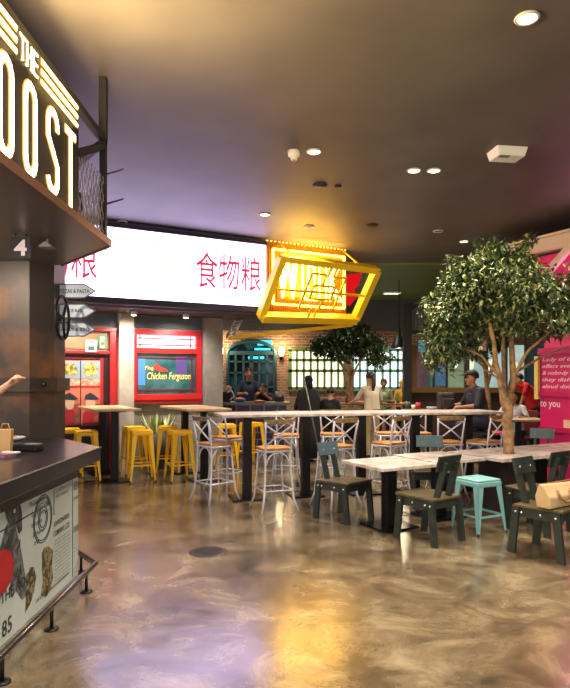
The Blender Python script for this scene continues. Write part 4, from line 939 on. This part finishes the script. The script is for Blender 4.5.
# spiky plant
P = V((-2.28, 10.78, 0)); root = empty('potted_plant', P); tag(root, 'spiky pale green potted plant under the red framed window', 'plant')
m = MB(); m.lathe(P, [(.2, 0), (.24, .3), (.26, .62), (.23, .63)], 20); m.build('pot', M_('pot_dark', (48, 50, 48), .6, c2=(80, 76, 70), nscale=9), root, w=True)
random.seed(3); m = MB()
for k in range(22):
    a = random.uniform(0, 6.28); r_ = random.uniform(.05, .28); h_ = random.uniform(.22, .42); b_ = P + V((.1 * math.cos(a), .1 * math.sin(a), .6)); mid = b_ + V((r_ * .6 * math.cos(a), r_ * .6 * math.sin(a), h_ * .5)); tip = b_ + V((r_ * math.cos(a), r_ * math.sin(a), h_)); s_ = V((-math.sin(a), math.cos(a), 0)) * .035
    m.add([b_ - s_ * .6, b_ + s_ * .6, mid + s_, mid - s_, tip], [[0, 1, 2, 3], [3, 2, 4]])
m.build('leaves', leaf_mat('spike_leaf', (96, 128, 70), (140, 164, 100), (210, 214, 150)), root, w=True)

# ------------------------------------------------------------------ island counter, far tables and clutter
root = empty('tiled_counter', at(251, 13.3)); tag(root, 'serving counter with purple brick tile front before the arched door', 'counter')
ptile = brick_mat('purple_tile', (66, 52, 88), (52, 44, 78), (150, 134, 160), .3, .15, 0, .2, .012, .4)
m = MB(); m.box((-.78, 13.25, .52), (1.62, .6, 1.04)); m.build('counter_body', ptile, root, w=True)
m = MB(); m.box((-.76, 13.2, 1.07), (1.72, .8, .06)); m.build('counter_top', M_('stone_top', (128, 120, 108), .4), root, w=True)
def bowl(nm, x, y, z, r, h, col, lab, cat, food=None):
    root = empty(nm, (x, y, z)); tag(root, lab, cat)
    m = MB(); m.lathe((0, 0, 0), [(r * .6, 0), (r, h), (r * .94, h), (r * .5, h * .3)], 16); m.build('dish', col, root)
    if food: m = MB(); m.ball((0, 0, h * .9), (r * .75, r * .7, h * .6), 8); m.build('food', food, root)
bowl('bowl', -.98, 13.0, 1.1, .14, .07, M_('blue_glaze', (40, 110, 190), .3), 'blue bowl on the tiled counter in front of the cook', 'bowl', M_('orange_food', (224, 130, 60), .6))
bowl('dish', -.56, 12.98, 1.1, .15, .03, M_('terracotta', (170, 80, 50), .5), 'shallow terracotta dish on the tiled counter right of the blue bowl', 'dish', M_('orange_food', (0, 0, 0)))
root = empty('coffee_grinder', (-1.3, 13.15, 1.1)); tag(root, 'dark appliance with steel spout at the left end of the tiled counter', 'appliance')
m = MB(); m.box((0, 0, .11), (.24, .22, .22)); m.build('body', black, root, bevel=.02); m = MB(); m.tube([(.05, -.12, .2), (.14, -.14, .26), (.2, -.1, .12), (.1, -.12, .04)], .016); m.build('spout', bolt_m, root); m = MB(); m.ball((.06, 0, .29), (.07, .07, .07), 10); m.build('hopper', M_('amber_hopper', (206, 150, 110), .4), root)
root = empty('bottle_rack', (-.12, 13.1, 1.1)); tag(root, 'dark wire rack of glasses at the right end of the tiled counter', 'rack')
m = MB(); m.box((0, 0, .06), (.2, .2, .1)); m.build('rack', black, root)
for k in range(4): m = MB(); m.lathe((-.06 + .12 * (k % 2), -.05 + .1 * (k // 2), .11), [(.025, 0), (.03, .12), (.028, .12)], 10); m.build('glass', M_('glass_grey', (150, 156, 158), .1), root)
def communal(x, y, w, d, lab):
    T = make_table(1.08, w, d, M_('brown_table_top', (140, 92, 50), .4, c2=(110, 70, 38), nscale=6), .4, .1); T.name = 'communal_table'; T['label'] = lab; T['group'] = 'dark brown communal tables'; T.location = (x, y, 0)
communal(1.75, 13.1, 1.9, .7, 'brown high table behind the row, where the ponytailed person leans')
communal(2.42, 10.1, .8, .7, 'brown high table with clutter in front of the man in a cap')
random.seed(9)
cl = [(1.1, 12.95, 'red_bottle', (190, 40, 36), 'red sauce bottle at the left of the far brown table'), (1.35, 13.1, 'brown_bottle', (120, 70, 40), 'brown bottle on the far brown table left of the person in cream'), (2.1, 13.05, 'amber_bottle', (200, 140, 50), 'amber bottle on the far brown table right of the person in cream'),
      (2.45, 13.0, 'green_bottle', (90, 120, 50), 'green bottle at the right of the far brown table')]
for x, y, nm, c_, lab in cl:
    root = empty('bottle', (x, y, 1.08)); tag(root, lab, 'bottle', 'bottles on the far brown table')
    m = MB(); m.lathe((0, 0, 0), [(.03, 0), (.032, .1), (.014, .15), (.013, .18)], 10); m.build('body', M_(nm, c_, .3), root); m = MB(); m.lathe((0, 0, .18), [(.015, 0), (.015, .02)], 8); m.build('cap', black, root)
bowl('dish', 1.6, 12.95, 1.08, .12, .03, M_('cream_china', (220, 206, 176), .4), 'cream dish of food on the far brown table', 'dish', M_('orange_food', (0, 0, 0)))
bowl('bowl', 2.28, 12.95, 1.08, .12, .05, M_('brown_china', (120, 84, 54), .4), 'brown bowl on the far brown table beside the amber bottle', 'bowl')
for k, (x, y, c_, nm, lab, r_, h_) in enumerate(((2.13, 9.95, (216, 204, 190), 'cup', 'white cup on the cluttered brown table', .04, .09), (2.25, 10.15, (180, 50, 60), 'red_jar', 'red jar on the cluttered brown table', .045, .12), (2.42, 9.9, (150, 170, 180), 'bowl', 'pale blue bowl on the cluttered brown table', .09, .06), (2.1, 10.3, (70, 90, 60), 'green_jar', 'green jar at the back of the cluttered brown table', .05, .13))):
    bowl(nm, x, y, 1.08, r_, h_, M_('clutter_%d' % k, c_, .4), lab, nm.split('_')[-1])
# grey backpack on that table
root = empty('backpack', (2.69, 10.05, 1.08), R(10)); tag(root, 'dark grey backpack standing on the brown table before the man in a cap', 'bag')
m = MB(); m.box((0, 0, .15), (.26, .2, .3)); m.build('bag_body', M_('charcoal_cloth', (58, 54, 50), .8, c2=(46, 42, 40), nscale=8, bump=.3), root, bevel=.04)
m = MB(); m.box((0, -.11, .12), (.2, .05, .16)); m.build('front_pocket', M_('charcoal_cloth', (0, 0, 0)), root, bevel=.02); m = MB(); m.tube([(-.04, 0, .3), (-.03, 0, .34), (.03, 0, .34), (.04, 0, .3)], .008); m.build('handle', black, root)
# low table and dark seating at far right, plus red chair
T = make_table(.9, .9, .7, M_('tan_table', (170, 146, 110), .4), .4, .08); T.name = 'dining_table'; T['label'] = 'tan table beside the seated person in white near the stall'; T.location = (4.12, 10.6, 0)
def simple_chair(nm, x, y, a, mt, lab, h=.62):
    root = empty(nm, (x, y, 0), R(a)); tag(root, lab, 'chair')
    m = MB(); m.box((0, 0, h), (.4, .4, .04)); m.build('seat', mt, root, bevel=.01)
    m = MB(); m.box((0, -.2, h + .3), (.4, .04, .42), rx=R(6)); m.build('backrest', mt, root, bevel=.01)
    for sx in (-1, 1):
        for sy in (-1, 1): m = MB(); m.tube([(sx * .17, sy * .17, h), (sx * .19, sy * .19, 0)], .015); m.build('leg', dark_metal, root)
simple_chair('red_chair', 3.5, 10.0, 80, M_('red_plastic', (206, 34, 46), .4), 'red chair behind the man in a cap', .7)
simple_chair('dining_chair', 4.5, 11.3, 140, M_('oxblood', (110, 26, 28), .5), 'dark red chair of the seated person in white', .5)
T = make_table(.9, 1.2, .7, M_('dark_walnut', (84, 56, 36), .4), .4, .08); T.name = 'dining_table'; T['label'] = 'dark walnut table far right in front of the person in red'; T.location = (4.9, 12.3, 0)

# floor drain
root = empty('floor_drain', (-.71, 5.55, 0)); tag(root, 'round metal drain cover set in the stained concrete floor', 'drain')
m = MB(); m.lathe((0, 0, 0), [(.175, 0), (.175, .004), (.15, .006)], 36); m.build('cover', M_('drain_brown', (74, 62, 52), .4, .5), root)
m = MB()
for i in range(-5, 6):
    hl_ = math.sqrt(.135 ** 2 - (i * .024) ** 2); m.box((i * .024, 0, .0065), (.007, 2 * hl_, .003)); m.box((0, i * .024, .0065), (2 * hl_, .007, .003))
m.build('grid', M_('drain_dark', (30, 26, 24), .5), root)

# ------------------------------------------------------------------ ceiling fittings
def cpt(px, py): Y = (CEIL - CH) * F / (HY - py); return V(((px - CX) / F * Y, Y, CEIL))
dl = [(527, 17, 1), (414, 170, .6), (434, 170, 1), (314, 151, .6), (265, 214, 1), (464, 241, .7)]
em_ = M_('lamp_disc', (255, 240, 200), .4, emit=9, ec=(255, 224, 170))
dlab = ['bright round downlight at the top right of the ceiling', 'small round downlight left of its twin in mid ceiling', 'small bright round downlight right of its twin in mid ceiling', 'small round fitting right of the smoke detector', 'small downlight in front of the screen and neon board', 'small downlight above the large tree']
def downlight(p, lab, lit=True, power=0, spot=True, col=(1, .88, .72)):
    root = empty('downlight', p - V((0, 0, .02))); tag(root, lab, 'lamp', 'ceiling downlights')
    m = MB(); m.tube([V((.075 * math.cos(a * R(20)), .075 * math.sin(a * R(20)), .012)) for a in range(18)], .012, 6, closed=True); m.build('ring', M_('ring_white', (200, 196, 188), .4), root)
    m = MB(); m.lathe((0, 0, .008), [(.066, 0), (.066, .01)], 18); m.build('lamp_disc', em_ if lit else dark_metal, root)
    if power:
        L = bpy.data.lights.new('downlight_beam', 'SPOT'); L.energy = power; L.color = col; L.spot_size = R(120); L.spot_blend = .9; L.shadow_soft_size = .12
        lo = bpy.data.objects.new('beam', L); COL.objects.link(lo); lo.parent = root; lo.location = (0, 0, -.03)
    return root
for (px, py, s_), lab in zip(dl, dlab): downlight(cpt(px, py), lab, s_ > .5, 190)
PW = 230
fill_downlights = [(-2.6, 9.6), (.4, 9.9), (2.6, 10.2), (-.6, 3.2), (1.4, 3.0), (-2.4, 2.6), (-1.2, 1.6), (1.0, 1.4), (3.2, 2.4), (3.6, 4.8), (-.6, 13.2), (1.6, 14.6), (3.6, 12.4), (5.2, 13.2), (-.6, 17.4), (3.2, 17.4), (3.4, 6.2), (1.6, 17.6)]  # added fill lights: strong beams under dark discs, many outside the view
seen = [0]
for i, (x, y) in enumerate(fill_downlights):
    root = downlight(V((x, y, CEIL)), 'added fill downlight number %s' % i, False, PW)
    root['label'] = 'added ceiling downlight with a dark disc, one of many giving fill light'
for px, lab in ((134, 'small white spot lamp under the screen above the pale pillar'), (186, 'small white spot lamp under the screen above the red window'), (74, 'small white spot lamp under the screen above the red door')):
    p = FAC.hit(px, 379, .75); p.z = 2.74
    root = empty('soffit_spot', p); tag(root, lab, 'lamp', 'spot lamps under the screen bulkhead')
    m = MB(); m.lathe((0, 0, -.06), [(.05, 0), (.06, .05), (.03, .08)], 14); m.build('housing', M_('detector_white', (220, 216, 214), .4), root)
    m = MB(); m.lathe((0, 0, -.065), [(.04, 0), (.04, .005)], 12); m.build('lamp_disc', em_, root)
    L = bpy.data.lights.new('soffit_beam', 'SPOT'); L.energy = 95; L.color = (1, .93, .84); L.spot_size = R(130); L.spot_blend = .8; L.shadow_soft_size = .06
    lo = bpy.data.objects.new('beam', L); COL.objects.link(lo); lo.parent = root; lo.location = (0, 0, -.09); lo.rotation_euler = (R(28), 0, ANG)
root = empty('smoke_detector', cpt(294, 151) - V((0, 0, .1))); tag(root, 'white round smoke detector on the dark ceiling', 'detector')
m = MB(); m.lathe((0, 0, 0), [(.035, 0), (.04, .03), (.065, .045), (.07, .1)], 20); m.build('housing', M_('detector_white', (220, 216, 214), .4), root)
m = MB(); m.lathe((0, 0, -.012), [(.02, 0), (.02, .012)], 12); m.build('sensor', M_('sensor_grey', (140, 140, 140), .4), root)
root = empty('ceiling_cassette', cpt(507, 150) - V((0, 0, .1)), R(8)); tag(root, 'white rectangular box unit fixed to the ceiling at the right', 'ceiling unit')
m = MB(); m.box((0, 0, .05), (.36, .26, .1), taper=.85); m.build('housing', M_('unit_white', (226, 224, 222), .4), root, bevel=.01); m = MB(); m.box((-.08, -.08, -.003), (.12, .06, .008)); m.build('grille', M_('unit_grey', (110, 110, 112), .4), root)
for px, py, lab in ((320, 185, 'dark round ceiling speaker left of centre'), (338, 186, 'tiny dark sprinkler plate beside the dark ceiling speaker'), (372, 225, 'grey round ceiling plate above the neon sign')):
    root = empty('ceiling_speaker', cpt(px, py) - V((0, 0, .02))); tag(root, lab, 'speaker')
    r_ = .09 if px != 338 else .04
    m = MB(); m.lathe((0, 0, 0), [(r_, 0), (r_ * 1.1, .02)], 20); m.build('grille', M_('speaker_black', (30, 26, 28), .6), root)
root = empty('emergency_light', cpt(392, 291) - V((0, 0, .08))); tag(root, 'white oblong light fitting on the far green tinted ceiling', 'lamp')
m = MB(); m.box((0, 0, .04), (.5, .3, .07)); m.build('housing', M_('unit_white', (0, 0, 0)), root, bevel=.01); m = MB(); m.box((0, 0, .003), (.44, .24, .01)); m.build('lens', M_('lens_glow', (240, 246, 220), .4, emit=1.2), root)

# ------------------------------------------------------------------ people
def capsules_mesh(caps, vox):
    mb = MB()
    for (a, b, ra, rb, t) in caps:
        a = V(a); b = V(b); d = b - a
        if d.length < 1e-4: b = a + V((0, 0, .001)); d = b - a
        dn = d.normalized(); prof = []
        for i in range(6): th = math.pi / 2 * i / 5; prof.append((max(ra * math.sin(th), 1e-4), -ra * math.cos(th)))
        for i in range(6): th = math.pi / 2 * i / 5; prof.append((max(rb * math.cos(th), 1e-4), d.length + rb * math.sin(th)))
        mb.lathe(a, prof, 14, axis=dn)
    me = bpy.data.meshes.new('b'); me.from_pydata([tuple(p) for p in mb.v], [], mb.f)
    o = bpy.data.objects.new('b', me); COL.objects.link(o)
    r_ = o.modifiers.new('r', 'REMESH'); r_.mode = 'VOXEL'; r_.voxel_size = vox; r_.use_smooth_shade = True
    s_ = o.modifiers.new('s', 'SMOOTH'); s_.iterations = 3; s_.factor = .5
    dg = bpy.context.evaluated_depsgraph_get(); out = bpy.data.meshes.new_from_object(o.evaluated_get(dg))
    bpy.data.objects.remove(o); return out
def segd(p, a, b):
    ab = b - a; t = max(0, min(1, (p - a).dot(ab) / max(ab.length_squared, 1e-9))); return (p - a - ab * t).length
def person(lab, loc, rz, pose, mats, H=1.75, hair_len=0, cap=False, vox=.014, sleeve='short', ponytail=False, hood=False, bulk=1.0):
    # pose: dict of joints in metres for a 1.75 m figure, facing +y
    k = H / 1.75
    J = {n: V(p) * k for n, p in pose.items()}
    root = empty('person', loc, R(rz)); tag(root, lab, 'person')
    caps = []
    def c_(a, b, ra, rb, t):
        if t in (0, 1) and bulk != 1.0: ra *= bulk; rb *= bulk
        caps.append((J[a] if isinstance(a, str) else a, J[b] if isinstance(b, str) else b, ra * k, rb * k, t))
    hip, chest, neck, head = J['hip'], J['chest'], J['neck'], J['head']
    side = V((1, 0, 0))
    hl, hr = hip - side * .09 * k, hip + side * .09 * k; sl, sr = neck - side * .17 * k + V((0, 0, -.06 * k)), neck + side * .17 * k + V((0, 0, -.06 * k))
    c_(hl, hr, .11, .11, 1); c_(hip, chest, .125, .135, 0); c_(chest - side * .06 * k, sl + side * .05 * k, .11, .07, 0); c_(chest + side * .06 * k, sr - side * .05 * k, .11, .07, 0); c_(sl, sr, .06, .06, 0); c_(hl, chest - side * .05 * k, .1, .1, 0); c_(hr, chest + side * .05 * k, .1, .1, 0)
    c_(neck - V((0, 0, .02)), head - V((0, 0, .06 * k)), .055, .05, 2)
    c_(head + V((0, -.015 * k, .03 * k)), head + V((0, .01 * k, -.035 * k)), .088, .07, 2); c_(head + V((0, .07 * k, -.0)), head + V((0, .095 * k, -.03 * k)), .012, .018, 2)
    c_(head + V((-.085 * k, 0, 0)), head + V((-.085 * k, 0, -.03 * k)), .014, .012, 2); c_(head + V((.085 * k, 0, 0)), head + V((.085 * k, 0, -.03 * k)), .014, .012, 2); c_(head + V((0, .05 * k, -.085 * k)), head + V((0, .03 * k, -.09 * k)), .03, .04, 2)
    for s_, S, Hh in (('l', sl, hl), ('r', sr, hr)):
        c_(S, 'elbow_' + s_, .056, .042, 0 if sleeve != 'none' else 2); c_('elbow_' + s_, 'wrist_' + s_, .04, .027, 0 if sleeve == 'long' else 2)
        w = J['wrist_' + s_]; d = (w - J['elbow_' + s_]).normalized(); lat = d.cross(V((0, 0, 1)));
        lat = lat.normalized() if lat.length > .1 else V((1, 0, 0)); palm = w + d * .075 * k
        c_(w, palm, .027, .033, 2)
        for q in range(4):
            b = palm + lat * (-.03 + .02 * q) * k; mid = b + (d * .035 + V((0, 0, -.01))) * k; c_(b, mid, .0095, .009, 2); c_(mid, mid + (d * .025 + V((0, 0, -.022))) * k * (.9 if q in (0, 3) else 1.1), .009, .008, 2)
        tb = w + d * .03 * k + lat * .03 * k; c_(tb, tb + (d * .04 + lat * .03) * k, .012, .009, 2)
        c_(Hh, 'knee_' + s_, .088, .06, 1); c_('knee_' + s_, 'ankle_' + s_, .056, .038, 1)
        an = J['ankle_' + s_]; fdir = V((0, 1, 0)); c_(an + V((0, -.02, -.035 * k)), an + fdir * .17 * k + V((0, 0, -.045 * k)), .038, .03, 3)
    me = capsules_mesh(caps, vox); me.name = 'body'
    for mm in mats[:4]: me.materials.append(mm)
    cs = [(V(a), V(b), (ra + rb) / 2, t) for a, b, ra, rb, t in caps]
    co = [v.co for v in me.vertices]
    for p in me.polygons:
        c0 = p.center; p.material_index = min(cs, key=lambda q: segd(c0, q[0], q[1]) - q[2])[3]; p.use_smooth = True
    o = bpy.data.objects.new('body', me); COL.objects.link(o); o.parent = root
    # hair
    m = MB(); hm = mats[4]
    hc = head + V((0, -.02 * k, .035 * k)); vs = []; n = 12
    for i in range(n + 1):
        th = math.pi * .5 * i / n * 1.25
        for j in range(18):
            a = 2 * math.pi * j / 18; fr_ = max(0, math.sin(a)); lim = 1 - .42 * fr_
            t2 = th * lim; vs.append(hc + V((.096 * math.sin(t2) * math.cos(a), .108 * math.sin(t2) * math.sin(a), .1 * math.cos(t2))) * k)
    fs = [[i * 18 + j, i * 18 + (j + 1) % 18, (i + 1) * 18 + (j + 1) % 18, (i + 1) * 18 + j] for i in range(n) for j in range(18)]
    m.add(vs, fs, True)
    if hair_len: m.tube([head + V((0, -.06 * k, .03)), head + V((0, -.1 * k, -.08)), head + V((0, -.09 * k, -.08 - hair_len))], [.06, .07, .04], 10)
    if ponytail: m.tube([head + V((0, -.09 * k, .05)), head + V((0, -.15 * k, 0)), head + V((0, -.16 * k, -.15)), head + V((0, -.13 * k, -.36))], [.025, .04, .04, .01], 10)
    m.build('hood' if hood else 'hair', hm, root)
    m = MB(); 
    for sx in (-1, 1): m.ball(head + V((sx * .032, .082, .012)) * k if False else head + V((sx * .032 * k, .076 * k, .012 * k)), .011 * k, 6)
    m.build('eyes', M_('eye_dark', (30, 24, 22), .3), root)
    m = MB(); m.box(head + V((0, .084 * k, -.055 * k)), (.045 * k, .012, .012)); m.build('mouth', M_('lip', (150, 80, 72), .5), root)
    if cap:
        m = MB(); m.lathe(head + V((0, -.01, .05)), [(.102, 0), (.1, .04), (.07, .075), (.01, .09)], 16); m.box(head + V((0, .125, .06)), (.15, .11, .012), rx=R(-12)); m.build('cap', M_('cap_black', (30, 28, 30), .7), root)
    return root
st_l = dict(hip=(0, 0, .93), chest=(0, .0, 1.26), neck=(0, -.01, 1.47), head=(0, .01, 1.63), elbow_l=(-.26, .02, 1.13), wrist_l=(-.26, .16, .95), elbow_r=(.26, .02, 1.13), wrist_r=(.26, .16, .95),
            knee_l=(-.1, .02, .5), ankle_l=(-.1, -.02, .08), knee_r=(.1, .02, .5), ankle_r=(.1, -.02, .08))
def P_(**k): d = dict(st_l); d.update(k); return d
navy = M_('navy_shirt', (30, 42, 70), .8); jean = M_('dark_jeans', (40, 42, 54), .8); shoe = M_('shoe_black', (24, 22, 22), .6)
person('cook in a navy shirt standing behind the tiled counter, head bowed', (-.86, 14.0, 0), 195, P_(head=(0, .05, 1.63), elbow_l=(-.26, .1, 1.18), wrist_l=(-.16, .34, 1.2), elbow_r=(.26, .1, 1.18), wrist_r=(.16, .34, 1.2)), [navy, jean, skin2, shoe, hair], 1.86)
dk = M_('black_cloth', (26, 24, 26), .8)
person('person in black bending over the tiled counter beside the cook', (-.28, 14.15, 0), 150, P_(chest=(0, .22, 1.16), neck=(0, .36, 1.27), head=(0, .46, 1.38), elbow_l=(-.24, .42, 1.1), wrist_l=(-.15, .5, 1.2), elbow_r=(.24, .42, 1.1), wrist_r=(.15, .5, 1.2)), [dk, dk, skin2, shoe, hair], 1.75)
person('person in a long black outfit and headscarf standing at the middle of the tables', (.46, 11.9, 0), 15, P_(), [dk, dk, skin, shoe, M_('black_scarf', (20, 19, 21), .8)], 1.66, hair_len=.12, sleeve='long', hood=True)
person('short person in black standing right of the one in a headscarf', (.9, 11.9, 0), -20, P_(), [dk, dk, skin, shoe, hair], 1.42, sleeve='long', bulk=1.15)
crm = M_('cream_top', (208, 194, 170), .8); khk = M_('khaki_trousers', (164, 142, 106), .8)
person('person with a ponytail in cream top and khaki trousers leaning over a high table', (1.78, 12.25, 0), 20, P_(chest=(0, .03, 1.27), neck=(0, .06, 1.47), head=(0, .1, 1.63), elbow_l=(-.28, .14, 1.2), wrist_l=(-.26, .38, 1.13), elbow_r=(.27, .12, 1.18), wrist_r=(.2, .38, 1.13)), [crm, khk, skin, shoe, M_('dark_brown_hair', (46, 30, 22), .5)], 1.74, ponytail=True, sleeve='long')
person('person in a pale green top standing behind the far brown table', (2.5, 15.2, 0), 170, P_(), [M_('pale_green_top', (150, 164, 134), .8), jean, skin2, shoe, hair], 1.6)
person('person in a mustard yellow headscarf and top behind the far brown table', (3.02, 15.4, 0), 185, P_(), [M_('mustard_top', (196, 146, 44), .8), dk, skin, shoe, M_('mustard_scarf', (206, 158, 60), .8)], 1.58, hair_len=.15, sleeve='long', hood=True)
sit = dict(hip=(0, 0, .88), chest=(0, .08, 1.2), neck=(0, .1, 1.42), head=(0, .17, 1.57), elbow_l=(-.27, .2, 1.14), wrist_l=(-.2, .42, 1.12), elbow_r=(.27, .2, 1.14), wrist_r=(.2, .42, 1.12),
           knee_l=(-.12, .42, .82), ankle_l=(-.13, .34, .4), knee_r=(.12, .42, .82), ankle_r=(.13, .34, .4))
person('man in a black cap and navy t-shirt sitting at the brown high table', (3.22, 9.85, 0), 98, sit, [M_('navy_tee', (34, 36, 48), .8), jean, skin2, shoe, hair], 1.8, cap=True, bulk=1.22)
S2 = make_tolix(M_('black_stool_paint', (34, 34, 34), .4), .76, 'black_stool'); S2.location = (3.2, 9.85, 0); S2['label'] = 'black metal bar stool under the man in a cap'
sit2 = dict(hip=(0, 0, .62), chest=(0, .06, .95), neck=(0, .1, 1.15), head=(0, .15, 1.3), elbow_l=(-.26, .15, .92), wrist_l=(-.16, .42, .93), elbow_r=(.26, .2, .95), wrist_r=(.2, .46, .95),
            knee_l=(-.12, .42, .56), ankle_l=(-.13, .36, .08), knee_r=(.12, .42, .56), ankle_r=(.13, .36, .08))
person('dark haired person in a white shirt seated at the tan table near the stall', (4.32, 11.3, 0), 150, sit2, [M_('white_shirt', (214, 220, 228), .8), jean, skin2, shoe, hair], 1.7, hair_len=.12)
person('person in a red t-shirt bending by the window beside the stall', (5.42, 13.1, 0), 100, P_(chest=(0, .12, 1.3), neck=(0, .26, 1.48), head=(0, .36, 1.55), elbow_l=(-.24, .36, 1.25), wrist_l=(-.2, .42, 1.0), elbow_r=(.24, .36, 1.25), wrist_r=(.2, .42, 1.0)), [M_('red_tee', (206, 30, 34), .8), jean, M_('warm_skin', (206, 150, 80), .6), shoe, hair], 1.8)
# server behind the kiosk counter: only the reaching forearm enters the frame
person('server behind the kiosk counter whose bare forearm reaches in from the left', (-2.98, 4.3, 0), -80, P_(elbow_l=(-.2, .62, 1.36), wrist_l=(-.12, .92, 1.57), elbow_r=(.27, .05, 1.15), wrist_r=(.24, .25, 1.1), neck=(0, .02, 1.47)), [dk, jean, skin, shoe, hair], 1.74, vox=.008)
def robe(o, mt, r0, r1, h):
    m = MB(); m.lathe((0, -.02, .06), [(r0, 0), (r0 * .93, h * .35), (r1 * .95, h * .62), (r1, h * .85), (r1 * .8, h * .97), (.09, h)], 20); m.build('robe', mt, o)
for o in bpy.data.objects:
    if o.get('label', '').startswith('person in a long black'): rb = o
robe(rb, dk, .3, .235, 1.36)
# leaning pole by the person in black
m = MB(); m.tube([at(322, 11.0, .0), at(304, 11.2, CH - (376 - HY) / F * 11.2 - .02)], .014); o = m.build('metal_pole', M_('pole_steel', (120, 118, 116), .4, .5)); tag(o, 'slim steel pole leaning beside the person in a black headscarf', 'pole')

# ------------------------------------------------------------------ lights
def light(nm, kind, loc, e, col, size=.2, rot=None, sy=None):
    L = bpy.data.lights.new(nm, kind); L.energy = e; L.color = col
    if kind == 'AREA':
        L.size = size
        if sy: L.shape = 'RECTANGLE'; L.size_y = sy
    else: L.shadow_soft_size = size
    o = bpy.data.objects.new(nm, L); COL.objects.link(o); o.location = loc
    if rot: o.rotation_euler = rot
    return o
light('sign_glow', 'AREA', (-1.46, 3.2, 3.35), 300, (1, .72, .28), .5, (0, -R(118), 0), 2.2)
P = bfn(L_ / 2, H_ / 2, .12); light('neon_glow', 'AREA', P, 70, (1, .62, .12), 1.0, (R(115), 0, ANG), 1.0)
for px in (221, 281.5):
    P = BK.hit(px, 352); light('sconce_light', 'POINT', P + V((0, -.35, .1)), 30, (1, .72, .42), .08)
P = at(399, 14.95, 0); light('pendant_light', 'POINT', (P.x, 15, CH + 28 / F * 15), 30, (1, .8, .5), .05)
q = P0 + PU * .5 + PN * .0 + V((0, 0, 3.05)); light('stall_light', 'POINT', q + PN * -.25, 5, (1, .45, .85), .06)
# world: dim ambience of the surrounding hall
w = bpy.data.worlds.new('hall'); SC.world = w; w.use_nodes = True
bg = w.node_tree.nodes['Background']; bg.inputs[0].default_value = (.96, .92, .92, 1); bg.inputs[1].default_value = 0.9

# ------------------------------------------------------------------ camera
cam = bpy.data.cameras.new('camera'); co_ = bpy.data.objects.new('camera', cam); COL.objects.link(co_)
co_.location = (0, 0, CH); co_.rotation_euler = (math.pi / 2, 0, 0)
cam.sensor_fit = 'VERTICAL'; cam.sensor_height = 36; cam.lens = 600 / 688 * 36; cam.shift_y = (HY - 344) / 688
SC.camera = co_
SC.view_settings.view_transform = 'Standard'; SC.view_settings.look = 'None'; SC.view_settings.gamma = 1; SC.view_settings.use_curve_mapping = False
SC.view_settings.exposure = 0.45
